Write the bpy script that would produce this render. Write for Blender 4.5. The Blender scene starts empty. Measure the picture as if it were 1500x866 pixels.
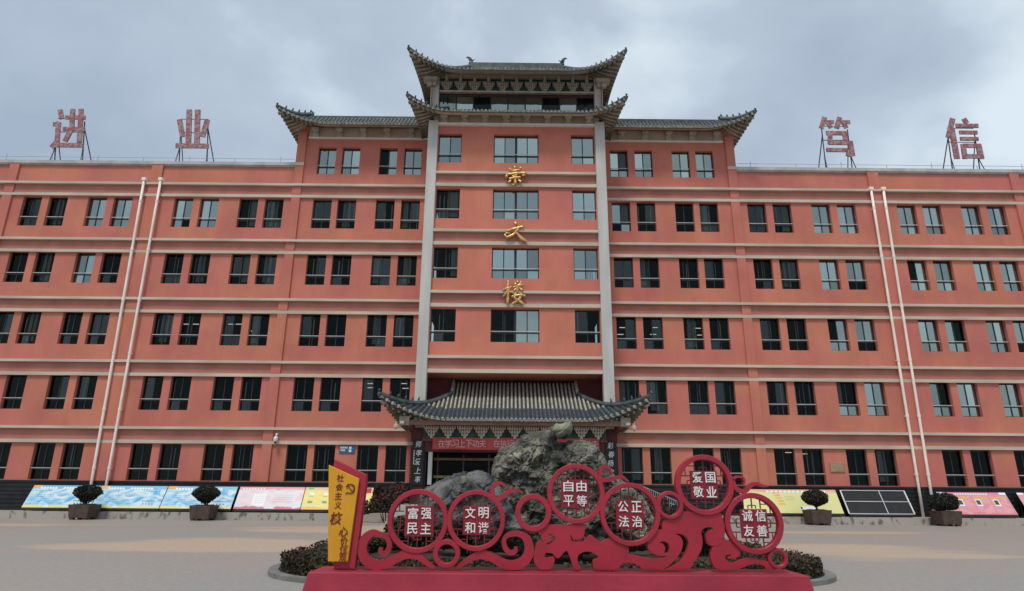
import bpy, bmesh, math, random
import numpy as np
from mathutils import Vector, Matrix, noise
random.seed(7); rng = np.random.default_rng(7)
scene = bpy.context.scene
COL = scene.collection
rad = math.radians

# ------------------------------------------------------------------ camera
FPX, PITCH, ROLL, YAW = 942.79, 0.29718, 0.0077150, 0.0044641
CAM = np.array([-0.367, -38.0, 1.52])
_rt = np.array([math.cos(YAW), -math.sin(YAW), 0.]); _fw = np.array([math.sin(YAW), math.cos(YAW), 0.]); _up = np.array([0, 0, 1.])
_fw, _up = math.cos(PITCH)*_fw+math.sin(PITCH)*_up, -math.sin(PITCH)*_fw+math.cos(PITCH)*_up
_rt, _up = math.cos(ROLL)*_rt+math.sin(ROLL)*_up, -math.sin(ROLL)*_rt+math.cos(ROLL)*_up
cam_d = bpy.data.cameras.new('camera'); cam = bpy.data.objects.new('camera', cam_d); COL.objects.link(cam)
M = Matrix(((_rt[0], _up[0], -_fw[0], CAM[0]), (_rt[1], _up[1], -_fw[1], CAM[1]), (_rt[2], _up[2], -_fw[2], CAM[2]), (0, 0, 0, 1)))
cam.matrix_world = M
cam_d.sensor_width = 36; cam_d.lens = FPX/1500*36; cam_d.clip_end = 3000; cam_d.clip_start = .1
scene.camera = cam
scene.render.resolution_x = 1024; scene.render.resolution_y = 591
def W(u, v, Y):                      # surveying helper: reads a point of a plane that stands at distance Y
    d = _fw*FPX+_rt*(u-750)+_up*(433-v); t = (Y-CAM[1])/d[1]; q = CAM+t*d
    return q[0], q[2]

# ------------------------------------------------------------------ light
SUN_EL, SUN_AZ = rad(62), rad(200)
wd = bpy.data.worlds.new('World'); scene.world = wd; wd.use_nodes = True
nt = wd.node_tree; nt.nodes.clear()
def N(nt, t, **k):
    n = nt.nodes.new(t)
    for a, b in k.items(): setattr(n, a, b)
    return n
out = N(nt, 'ShaderNodeOutputWorld'); bg = N(nt, 'ShaderNodeBackground'); bg.inputs[1].default_value = .1
sky = N(nt, 'ShaderNodeTexSky'); sky.sky_type = 'NISHITA'; sky.sun_disc = False; sky.sun_elevation = SUN_EL; sky.sun_rotation = SUN_AZ
tc = N(nt, 'ShaderNodeTexCoord'); mp = N(nt, 'ShaderNodeMapping'); mp.inputs['Scale'].default_value = (1.0, 1.0, 1.3); mp.inputs['Location'].default_value = (.62, .3, .55)
n1 = N(nt, 'ShaderNodeTexNoise'); n1.inputs['Scale'].default_value = 2.7; n1.inputs['Detail'].default_value = 5; n1.inputs['Roughness'].default_value = .5; n1.inputs['Distortion'].default_value = .15
cr = N(nt, 'ShaderNodeValToRGB'); e = cr.color_ramp.elements
e[0].position = .32; e[0].color = (2.55, 3.08, 3.80, 1); e[1].position = .68; e[1].color = (5.0, 5.75, 6.15, 1)
m_ = e = cr.color_ramp.elements.new(.52); m_.color = (3.35, 3.92, 4.62, 1)
mx = N(nt, 'ShaderNodeMix', data_type='RGBA'); mx.inputs['Factor'].default_value = .9
L = nt.links.new
L(tc.outputs['Generated'], mp.inputs[0]); L(mp.outputs[0], n1.inputs['Vector']); L(n1.outputs['Fac'], cr.inputs[0])
L(sky.outputs[0], mx.inputs[6]); L(cr.outputs[0], mx.inputs[7]); L(mx.outputs[2], bg.inputs[0]); L(bg.outputs[0], out.inputs[0])
sd = bpy.data.lights.new('sun', 'SUN'); sun = bpy.data.objects.new('sun', sd); COL.objects.link(sun)
sd.energy = 1.5; sd.angle = rad(13); sd.color = (1, .91, .80)
az = SUN_AZ
sun.rotation_euler = Vector((math.sin(az)*math.cos(SUN_EL), math.cos(az)*math.cos(SUN_EL), math.sin(SUN_EL))).to_track_quat('Z', 'Y').to_euler()
scene.view_settings.view_transform = 'Standard'; scene.view_settings.look = 'None'
scene.view_settings.exposure = 0.62; scene.view_settings.gamma = 1

# ------------------------------------------------------------------ materials
def mat(name, c, rough=.75, var=.12, scale=1.5, bump=0., bscale=20., metal=0., spec=.4, emit=None, c2=None, stretch=(1, 1, 1), lo=.38, hi=.62, detail=5):
    m = bpy.data.materials.new(name); m.use_nodes = True; nt = m.node_tree; b = nt.nodes['Principled BSDF']
    b.inputs['Roughness'].default_value = rough; b.inputs['Metallic'].default_value = metal; b.inputs['Specular IOR Level'].default_value = spec
    t = N(nt, 'ShaderNodeTexCoord'); mp = N(nt, 'ShaderNodeMapping'); mp.inputs['Scale'].default_value = stretch; nt.links.new(t.outputs['Object'], mp.inputs[0])
    n = N(nt, 'ShaderNodeTexNoise'); n.inputs['Scale'].default_value = scale; n.inputs['Detail'].default_value = detail; nt.links.new(mp.outputs[0], n.inputs['Vector'])
    r = N(nt, 'ShaderNodeValToRGB'); r.color_ramp.elements[0].position = lo; r.color_ramp.elements[1].position = hi
    if c2 is None: c2 = [x*(1-var) for x in c]; c = [x*(1+var) for x in c]
    r.color_ramp.elements[0].color = (*c2, 1); r.color_ramp.elements[1].color = (*c, 1)
    nt.links.new(n.outputs['Fac'], r.inputs[0]); nt.links.new(r.outputs[0], b.inputs['Base Color'])
    if bump:
        n2 = N(nt, 'ShaderNodeTexNoise'); n2.inputs['Scale'].default_value = bscale; n2.inputs['Detail'].default_value = 6; nt.links.new(t.outputs['Object'], n2.inputs['Vector'])
        bp = N(nt, 'ShaderNodeBump'); bp.inputs['Strength'].default_value = bump; bp.inputs['Distance'].default_value = .03
        nt.links.new(n2.outputs['Fac'], bp.inputs['Height']); nt.links.new(bp.outputs[0], b.inputs['Normal'])
    if emit: b.inputs['Emission Color'].default_value = (*emit[:3], 1); b.inputs['Emission Strength'].default_value = emit[3]
    return m
def stucco(name, base):
    m = mat(name, base, .85, .07, .35, .35, 35); nt = m.node_tree; b = nt.nodes['Principled BSDF']
    src = b.inputs['Base Color'].links[0].from_socket
    t = N(nt, 'ShaderNodeTexCoord'); mp = N(nt, 'ShaderNodeMapping'); mp.inputs['Scale'].default_value = (1.1, 1.1, .30); nt.links.new(t.outputs['Object'], mp.inputs[0])
    n = N(nt, 'ShaderNodeTexNoise'); n.inputs['Scale'].default_value = 1.3; n.inputs['Detail'].default_value = 7; n.inputs['Roughness'].default_value = .65; nt.links.new(mp.outputs[0], n.inputs['Vector'])
    r = N(nt, 'ShaderNodeValToRGB'); r.color_ramp.elements[0].position = .40; r.color_ramp.elements[1].position = .60
    r.color_ramp.elements[0].color = (.87, .89, .91, 1); r.color_ramp.elements[1].color = (1.03, 1.02, 1.0, 1)
    nt.links.new(n.outputs['Fac'], r.inputs[0])
    x = N(nt, 'ShaderNodeMix', data_type='RGBA', blend_type='MULTIPLY'); x.inputs['Factor'].default_value = .55
    n5 = N(nt, 'ShaderNodeTexNoise'); n5.inputs['Scale'].default_value = .22; n5.inputs['Detail'].default_value = 4; nt.links.new(t.outputs['Object'], n5.inputs['Vector'])
    r5 = N(nt, 'ShaderNodeValToRGB'); r5.color_ramp.elements[0].position = .42; r5.color_ramp.elements[1].position = .58; r5.color_ramp.elements[0].color = (.95, .90, 1.0, 1); r5.color_ramp.elements[1].color = (1.0, 1.08, .96, 1); nt.links.new(n5.outputs['Fac'], r5.inputs[0])
    x5 = N(nt, 'ShaderNodeMix', data_type='RGBA', blend_type='MULTIPLY'); x5.inputs['Factor'].default_value = 1; nt.links.new(src, x5.inputs[6]); nt.links.new(r5.outputs[0], x5.inputs[7]); src = x5.outputs[2]
    nt.links.new(src, x.inputs[6]); nt.links.new(r.outputs[0], x.inputs[7]); nt.links.new(x.outputs[2], b.inputs['Base Color'])
    return m
RED = stucco('red_stucco', (.54, .178, .13)); RED2 = stucco('red_stucco_tower', (.57, .186, .134))
FASC = mat('fascia_red', (.43, .17, .13), .85, .1, .8, .3, 30)
BAND = mat('band_stone', (.52, .45, .365), .8, .13, .9, .3, 40, stretch=(.4, 1, 3))
COPING = mat('coping_grey', (.42, .42, .41), .7, .14, 1.2, .2, 30)
COLM = mat('column_stone', (.50, .50, .475), .7, .09, .8, .2, 20, stretch=(2, 2, .3))
CREAM = mat('soffit_cream', (.45, .37, .29), .85, .12, .7)
SOFW = mat('bracket_cream', (.42, .39, .32), .8, .15, 3)
TILE = mat('glazed_tile', (.062, .078, .074), .35, .35, 3, spec=.5)
TILEB = mat('glazed_tile_blue', (.065, .092, .125), .32, .3, 5, spec=.5)
TILEP = mat('weathered_tile', (.36, .33, .27), .7, .25, 6)
TILED = mat('tile_pan_dark', (.030, .036, .035), .6, .3, 4)
TRIMD = mat('tile_end_grey', (.38, .37, .31), .6, .3, 8)
TRIM = mat('tile_end_pale', (.40, .38, .31), .7, .25, 8)
RAFT = mat('rafter_dark', (.16, .145, .115), .8, .2, 3)
FRAME = mat('window_frame', (.020, .024, .023), .4, .2, 2)
RAIL = mat('window_rail', (.58, .58, .56), .45, .1, 2)
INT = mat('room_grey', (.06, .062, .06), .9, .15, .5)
DARKW = mat('dark_cladding', (.011, .013, .014), .55, .3, 2)
DARKR = mat('portal_dark_red', (.10, .028, .026), .7, .2, 1)
MAR = mat('maroon_paint', (.16, .042, .045), .75, .15, 1)
PIPE = mat('pipe_cream', (.86, .76, .68), .5, .08, 1)
GOLD = mat('gold_letter', (.62, .37, .14), .35, .2, 6, metal=.55, spec=.5)
ROOFC = mat('faded_red_letter', (.28, .10, .11), .7, scale=5, c2=(.34, .26, .26), lo=.42, hi=.55)
STEEL = mat('dark_steel', (.05, .055, .06), .6, .2, 4)
WHITE = mat('white_paint', (.75, .74, .72), .6, .04, 5)
WIRE = mat('thin_rail_grey', (.35, .37, .38), .5, .1, 4)
SRED = mat('sign_red', (.375, .018, .038), .40, scale=2.2, c2=(.30, .017, .034), bump=.12, bscale=14, spec=.45, detail=9)
SREDE = mat('plinth_red', (.345, .026, .052), .5, spec=.35, scale=1.6, c2=(.27, .020, .040), detail=8, bump=.2, bscale=12)
SDARK = mat('lattice_dark_red', (.14, .013, .02), .5, .15, 3)
SPAN = mat('word_panel_red', (.22, .012, .026), .5, .1, 3)
YEL = mat('sign_yellow', (.62, .30, .012), .5, .08, 1.5)
INK = mat('lettering_dark_red', (.16, .018, .012), .6, .1, 4)
CLOTH = mat('banner_cloth', (.48, .075, .08), .8, .1, 1.5)
PINKT = mat('banner_text', (.68, .42, .40), .7, .05, 4)
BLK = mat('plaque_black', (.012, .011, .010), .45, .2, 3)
BLUE = mat('plate_blue', (.02, .12, .25), .45, .1, 5)
KERB = mat('kerb_stone', (.40, .37, .33), .85, scale=2.6, c2=(.15, .135, .12), stretch=(1.4, 1, .8), lo=.34, hi=.46, detail=9)
STEPM = mat('step_granite', (.38, .37, .35), .7, .1, 4)
POT = mat('planter_brown', (.085, .055, .045), .75, .2, 4, .3, 15)
BARK = mat('bark', (.07, .05, .035), .9, .2, 12)
CURT = mat('curtain_cloth', (.42, .44, .43), .9, .12, 2, stretch=(6, 6, .4))
LAMP = mat('lit_tube', (.8, .8, .75), .5, .02, 2, emit=(1, .97, .88, .6))
CONC = mat('roof_concrete', (.22, .22, .21), .9, .1, 1)
def leafmat(name, c, c2):
    m = mat(name, c, .7, scale=1.6, c2=c2, lo=.35, hi=.65); return m
HEDGE = leafmat('hedge_leaf', (.058, .042, .020), (.020, .019, .010))
SHRUB = leafmat('shrub_leaf', (.045, .065, .030), (.018, .030, .014))
PHOT = leafmat('photinia_leaf', (.095, .035, .028), (.030, .032, .018))
TOPI = leafmat('topiary_leaf', (.026, .034, .022), (.012, .017, .011)); TOPR = leafmat('topiary_leaf_russet', (.060, .032, .022), (.022, .020, .013))

def glass_mat(name, refl, tint, gc=(.80, .93, .86)):
    m = bpy.data.materials.new(name); m.use_nodes = True; nt = m.node_tree; nt.nodes.clear()
    o = N(nt, 'ShaderNodeOutputMaterial'); tr = N(nt, 'ShaderNodeBsdfTransparent'); tr.inputs[0].default_value = (*tint, 1)
    g = N(nt, 'ShaderNodeBsdfGlossy'); g.inputs[0].default_value = (*gc, 1); g.inputs['Roughness'].default_value = .03
    fr = N(nt, 'ShaderNodeFresnel'); fr.inputs['IOR'].default_value = 1.36
    ad = N(nt, 'ShaderNodeMath', operation='ADD', use_clamp=True); ad.inputs[1].default_value = refl
    t = N(nt, 'ShaderNodeTexCoord'); n = N(nt, 'ShaderNodeTexNoise'); n.inputs['Scale'].default_value = 1.2
    bp = N(nt, 'ShaderNodeBump'); bp.inputs['Strength'].default_value = .12; bp.inputs['Distance'].default_value = .04
    mx = N(nt, 'ShaderNodeMixShader'); l = nt.links.new
    l(t.outputs['Object'], n.inputs['Vector']); l(n.outputs['Fac'], bp.inputs['Height']); l(bp.outputs[0], g.inputs['Normal'])
    l(fr.outputs[0], ad.inputs[0]); l(ad.outputs[0], mx.inputs[0]); l(tr.outputs[0], mx.inputs[1]); l(g.outputs[0], mx.inputs[2]); l(mx.outputs[0], o.inputs[0])
    return m
GD = glass_mat('clear_glass', .0, (.55, .60, .58), (.52, .60, .57))
GDR = glass_mat('dusty_glass', .07, (.5, .55, .52), (.6, .68, .66))
DOORG = glass_mat('door_glass', .0, (.3, .3, .3), (.25, .25, .25))
GS = [glass_mat('film_glass', .36, (.25, .28, .28)), glass_mat('film_glass_pale', .50, (.34, .36, .36)), glass_mat('film_glass_green', .27, (.22, .27, .25))]

# ------------------------------------------------------------------ mesh helpers
class MB:
    def __init__(s): s.v = []; s.f = []; s.mi = []
    def add(s, vs, fs, mi=0):
        n = len(s.v); s.v += [tuple(p) for p in vs]; s.f += [tuple(i+n for i in f) for f in fs]; s.mi += [mi]*len(fs)
    def box(s, x0, x1, y0, y1, z0, z1, mi=0):
        s.add([(x0, y0, z0), (x1, y0, z0), (x1, y1, z0), (x0, y1, z0), (x0, y0, z1), (x1, y0, z1), (x1, y1, z1), (x0, y1, z1)],
              [(0, 3, 2, 1), (4, 5, 6, 7), (0, 1, 5, 4), (1, 2, 6, 5), (2, 3, 7, 6), (3, 0, 4, 7)], mi)
    def bar(s, a, b, w, h=None, up=(0, 0, 1), mi=0):
        h = h or w; a = Vector(a); b = Vector(b); d = (b-a).normalized(); u = Vector(up)
        r = d.cross(u)
        if r.length < 1e-4: r = d.cross(Vector((0, 1, 0)))
        r.normalize(); u = r.cross(d).normalized(); r *= w/2; u *= h/2
        s.add([a-r-u, a+r-u, a+r+u, a-r+u, b-r-u, b+r-u, b+r+u, b-r+u], [(0, 1, 2, 3), (7, 6, 5, 4), (0, 4, 5, 1), (1, 5, 6, 2), (2, 6, 7, 3), (3, 7, 4, 0)], mi)
    def tube(s, pts, r, n=8, cap=True, mi=0, flat=1.0):
        pts = [Vector(p) for p in pts]; rr = r if isinstance(r, (list, tuple)) else [r]*len(pts); vs = []
        for i, p in enumerate(pts):
            d = (pts[min(i+1, len(pts)-1)]-pts[max(i-1, 0)]).normalized()
            a = d.cross(Vector((0, 0, 1)))
            if a.length < .05: a = d.cross(Vector((0, 1, 0)))
            a.normalize(); b = a.cross(d)
            for k in range(n):
                t = 2*math.pi*k/n; vs.append(p+a*math.cos(t)*rr[i]+b*math.sin(t)*rr[i]*flat)
        fs = [(i*n+k, i*n+(k+1) % n, (i+1)*n+(k+1) % n, (i+1)*n+k) for i in range(len(pts)-1) for k in range(n)]
        if cap: fs += [tuple(range(n))[::-1], tuple(range((len(pts)-1)*n, len(pts)*n))]
        s.add(vs, fs, mi)
    def grid(s, P, mi=0, flip=False):
        R = len(P); C = len(P[0]); vs = [p for row in P for p in row]
        fs = [(i*C+j, i*C+j+1, (i+1)*C+j+1, (i+1)*C+j) for i in range(R-1) for j in range(C-1)]
        if flip: fs = [f[::-1] for f in fs]
        s.add(vs, fs, mi)
    def mesh(s, name, mats):
        me = bpy.data.meshes.new(name); me.from_pydata(s.v, [], s.f)
        for m in (mats if isinstance(mats, (list, tuple)) else [mats]): me.materials.append(m)
        if any(s.mi): me.polygons.foreach_set('material_index', s.mi)
        me.update(); return me
def clusters(mb):
    """split a heap of boxes into the groups that touch"""
    bx = [np.array(mb.v[i:i+8]) for i in range(0, len(mb.v), 8)]; lo = [b.min(0)-.001 for b in bx]; hi = [b.max(0)+.001 for b in bx]; n = len(bx); g = list(range(n))
    def f(i):
        while g[i] != i: i = g[i]
        return i
    for i in range(n):
        for j in range(i): 
            if (lo[i] <= hi[j]).all() and (lo[j] <= hi[i]).all(): g[f(i)] = f(j)
    out = {}
    for i in range(n): out.setdefault(f(i), MB()); o = out[f(i)]; o.add(mb.v[8*i:8*i+8], [tuple(q-8*i for q in f_) for f_ in mb.f[6*i:6*i+6]])
    return list(out.values())
def link(name, me, parent=None, loc=None, rot=None, kind=None, smooth=False, label=None):
    o = bpy.data.objects.new(name, me); COL.objects.link(o)
    if parent is not None: o.parent = parent
    if loc is not None: o.location = loc
    if rot is not None: o.rotation_euler = rot
    if kind: o['kind'] = kind
    if label: o['label'] = label
    if smooth and me: me.shade_smooth()
    return o
def build(mb, name, mats, parent=None, **k): return link(name, mb.mesh(name, mats), parent, **k)
def thing(name, label, cat, loc=(0, 0, 0), group=None, rot=None, me=None):
    o = bpy.data.objects.new(name, me); COL.objects.link(o); o.location = loc
    if rot: o.rotation_euler = rot
    o['label'] = label; o['category'] = cat
    if group: o['group'] = group
    return o
def bevel(me, w=.01, seg=1):
    bm = bmesh.new(); bm.from_mesh(me); bmesh.ops.bevel(bm, geom=bm.edges[:], offset=w, segments=seg, affect='EDGES', profile=.5); bm.to_mesh(me); bm.free(); return me
_tc = {}
def text_mesh(body, size=1., ext=.01, off=0., shear=0., m=None, bev=0.):
    key = (body, size, ext, off, shear, m.name, bev)
    if key in _tc: return _tc[key]
    cu = bpy.data.curves.new('lettering', 'FONT'); cu.body = body; cu.size = size; cu.extrude = ext; cu.offset = off; cu.shear = shear
    cu.bevel_depth = bev; cu.align_x = 'CENTER'; cu.align_y = 'CENTER'; cu.resolution_u = 3
    o = bpy.data.objects.new('tmp', cu); COL.objects.link(o); dg = bpy.context.evaluated_depsgraph_get(); dg.update()
    me = bpy.data.meshes.new_from_object(o.evaluated_get(dg)); bpy.data.objects.remove(o)
    # centre the glyph and stand it up to face -Y
    v = np.array([x.co[:] for x in me.vertices]); c = (v.max(0)+v.min(0))/2; v -= c
    w = np.stack([v[:, 0], -v[:, 2], v[:, 1]], 1); me.vertices.foreach_set('co', w.ravel())
    me.materials.clear(); me.materials.append(m); me.name = 'lettering'; me.update(); _tc[key] = me; return me
def glyph(ch, cx, y, cz, w, h, parent, m, ext=.01, off=.0, shear=0., name='character', bev=0.):
    me = text_mesh(ch, 1., ext/max(w, h), off, shear, m, bev)
    xs = [v.co.x for v in me.vertices]; zs = [v.co.z for v in me.vertices]; bw = max(xs)-min(xs); bh = max(zs)-min(zs)
    o = link(name, me, parent, loc=(cx, y, cz)); s = min(w, h)
    o.scale = (w/bw if bw > .35*bh else h/bh, s, h/bh if bh > .35*bw else w/bw); return o
def poly2d(splines, ext, m, name, y, bev=.004):
    cu = bpy.data.curves.new(name, 'CURVE'); cu.dimensions = '2D'; cu.fill_mode = 'BOTH'; cu.extrude = ext; cu.bevel_depth = bev; cu.bevel_resolution = 0
    for pts in splines:
        sp = cu.splines.new('POLY'); sp.points.add(len(pts)-1); sp.use_cyclic_u = True
        for q, p in zip(sp.points, pts): q.co = (p[0], p[1], 0, 1)
    o = bpy.data.objects.new('tmp', cu); COL.objects.link(o); dg = bpy.context.evaluated_depsgraph_get(); dg.update()
    me = bpy.data.meshes.new_from_object(o.evaluated_get(dg)); bpy.data.objects.remove(o)
    v = np.array([x.co[:] for x in me.vertices]); w = np.stack([v[:, 0], y-v[:, 2], v[:, 1]], 1); me.vertices.foreach_set('co', w.ravel())
    me.materials.clear(); me.materials.append(m); me.update(); return me
def catmull(pts, n=6, closed=False):
    out = []; P = [np.array(p, float) for p in pts]; L_ = len(P)
    for i in range(L_ if closed else L_-1):
        if closed: a, b, c, d = P[(i-1) % L_], P[i], P[(i+1) % L_], P[(i+2) % L_]
        else: a, b, c, d = P[max(i-1, 0)], P[i], P[i+1], P[min(i+2, L_-1)]
        for k in range(n):
            t = k/n; out.append(.5*((2*b)+(-a+c)*t+(2*a-5*b+4*c-d)*t*t+(-a+3*b-3*c+d)*t**3))
    if not closed: out.append(P[-1])
    return out

# ------------------------------------------------------------------ ground and sky setting
GR = bpy.data.materials.new('plaza_concrete'); GR.use_nodes = True; nt = GR.node_tree; b = nt.nodes['Principled BSDF']; l = nt.links.new
b.inputs['Roughness'].default_value = .62; b.inputs['Specular IOR Level'].default_value = .35
t = N(nt, 'ShaderNodeTexCoord'); sx = N(nt, 'ShaderNodeSeparateXYZ'); l(t.outputs['Object'], sx.inputs[0])
nz = N(nt, 'ShaderNodeTexNoise'); nz.inputs['Scale'].default_value = .30; nz.inputs['Detail'].default_value = 5; mq = N(nt, 'ShaderNodeMapping'); mq.inputs['Scale'].default_value = (.45, 1.3, 1); l(t.outputs['Object'], mq.inputs[0]); l(mq.outputs[0], nz.inputs['Vector'])
def ell(cx, cy, rx, ry):
    a = N(nt, 'ShaderNodeMath', operation='SUBTRACT'); a.inputs[1].default_value = cx; l(sx.outputs[0], a.inputs[0])
    a2 = N(nt, 'ShaderNodeMath', operation='DIVIDE'); a2.inputs[1].default_value = rx; l(a.outputs[0], a2.inputs[0])
    c = N(nt, 'ShaderNodeMath', operation='SUBTRACT'); c.inputs[1].default_value = cy; l(sx.outputs[1], c.inputs[0])
    c2 = N(nt, 'ShaderNodeMath', operation='DIVIDE'); c2.inputs[1].default_value = ry; l(c.outputs[0], c2.inputs[0])
    p = N(nt, 'ShaderNodeMath', operation='POWER'); p.inputs[1].default_value = 2; l(a2.outputs[0], p.inputs[0])
    q = N(nt, 'ShaderNodeMath', operation='MULTIPLY_ADD'); l(c2.outputs[0], q.inputs[0]); l(c2.outputs[0], q.inputs[1]); l(p.outputs[0], q.inputs[2])
    s = N(nt, 'ShaderNodeMath', operation='MULTIPLY_ADD'); s.inputs[1].default_value = 4.0; l(nz.outputs['Fac'], s.inputs[0]); l(q.outputs[0], s.inputs[2])
    r = N(nt, 'ShaderNodeMapRange'); r.interpolation_type = 'SMOOTHSTEP'; r.inputs[1].default_value = 3.1; r.inputs[2].default_value = 2.3; l(s.outputs[0], r.inputs[0]); return r.outputs[0]
acc = None
for args in [(-8.6, -17.6, 5.2, 2.6), (-9, -28.6, 12, 1.7), (9.3, -18.4, 4.6, 2.4), (-6.5, -9, 5, 3), (-22, -7.5, 6, 1.6), (14, -9, 4, 1.1)]:
    o_ = ell(*args)
    if acc is None: acc = o_
    else:
        mxx = N(nt, 'ShaderNodeMath', operation='MAXIMUM'); l(acc, mxx.inputs[0]); l(o_, mxx.inputs[1]); acc = mxx.outputs[0]
n2 = N(nt, 'ShaderNodeTexNoise'); n2.inputs['Scale'].default_value = .22; n2.inputs['Detail'].default_value = 6; mpp = N(nt, 'ShaderNodeMapping'); mpp.inputs['Scale'].default_value = (.5, 1.2, 1); mpp.inputs['Location'].default_value = (4, 9, 0)
l(t.outputs['Object'], mpp.inputs[0]); l(mpp.outputs[0], n2.inputs['Vector'])
r2 = N(nt, 'ShaderNodeValToRGB'); r2.color_ramp.elements[0].position = .4; r2.color_ramp.elements[1].position = .6; r2.color_ramp.elements[0].color = (.285, .286, .272, 1); r2.color_ramp.elements[1].color = (.325, .285, .26, 1); l(n2.outputs['Fac'], r2.inputs[0])
mm = N(nt, 'ShaderNodeMix', data_type='RGBA'); l(acc, mm.inputs['Factor']); l(r2.outputs[0], mm.inputs[6]); mm.inputs[7].default_value = (.44, .355, .275, 1)
n3 = N(nt, 'ShaderNodeTexNoise'); n3.inputs['Scale'].default_value = 9; n3.inputs['Detail'].default_value = 8; l(t.outputs['Object'], n3.inputs['Vector'])
r3 = N(nt, 'ShaderNodeMapRange'); r3.inputs[1].default_value = .3; r3.inputs[2].default_value = .7; r3.inputs[3].default_value = .88; r3.inputs[4].default_value = 1.08; l(n3.outputs['Fac'], r3.inputs[0])
m4 = N(nt, 'ShaderNodeMix', data_type='RGBA', blend_type='MULTIPLY'); m4.inputs['Factor'].default_value = 1; l(mm.outputs[2], m4.inputs[6]); l(r3.outputs[0], m4.inputs[7]); l(m4.outputs[2], b.inputs['Base Color'])
bp = N(nt, 'ShaderNodeBump'); bp.inputs['Strength'].default_value = .2; bp.inputs['Distance'].default_value = .01; l(n3.outputs['Fac'], bp.inputs['Height']); l(bp.outputs[0], b.inputs['Normal'])
g = MB(); g.grid([[(x, y, 0) for x in (-1200, -60, 60, 1200)] for y in (-1200, -60, 40, 1200)], flip=True)
build(g, 'ground', GR, kind='structure')
g = MB(); g.box(-60, 60, -1.25, -.1, -.5, .38); build(g, 'kerb', KERB, kind='structure')

# ------------------------------------------------------------------ the building
B = thing('school_building', 'long red school building of six storeys with grey Chinese tiled roofs over its middle', 'building', (0, 0, 0))
ST = 3.88
XL = [6.18, 7.81, 10.28, 11.86, 14.96, 16.60, 19.12, 20.78, 24.68, 26.32, 28.84, 30.50, 34.0, 35.64, 38.2, 39.8]
WW = 1.2
SILL = [2.03, 5.98, 9.86, 13.74, 17.52, 21.36]; TOP = [4.06, 8.0, 11.88, 15.76, 19.56, 23.32]
def holes_wall(mb, x0, x1, z0, z1, y, holes, dep, mi=0, sx=1):
    xs = sorted({x0, x1, *[h[0] for h in holes], *[h[1] for h in holes]}); zs = sorted({z0, z1, *[h[2] for h in holes], *[h[3] for h in holes]})
    idx = {}; vs = []
    def vi(x, z):
        if (x, z) not in idx: idx[(x, z)] = len(vs); vs.append((x*sx, y, z))
        return idx[(x, z)]
    fs = []
    for i in range(len(xs)-1):
        for j in range(len(zs)-1):
            cx = (xs[i]+xs[i+1])/2; cz = (zs[j]+zs[j+1])/2
            if any(h[0] < cx < h[1] and h[2] < cz < h[3] for h in holes): continue
            f = (vi(xs[i], zs[j]), vi(xs[i+1], zs[j]), vi(xs[i+1], zs[j+1]), vi(xs[i], zs[j+1])); fs.append(f if sx > 0 else f[::-1])
    mb.add(vs, fs, mi)
    for a, c, d, e_ in holes:
        q = [(a*sx, d), (c*sx, d), (c*sx, e_), (a*sx, e_)]; v = []
        for (px, pz) in q: v += [(px, y, pz), (px, y+dep, pz)]
        f = [(2*k, 2*k+1, (2*k+3) % 8, (2*k+2) % 8) for k in range(4)]
        mb.add(v, f if sx > 0 else [x[::-1] for x in f], mi)
XE = 42.0
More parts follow.
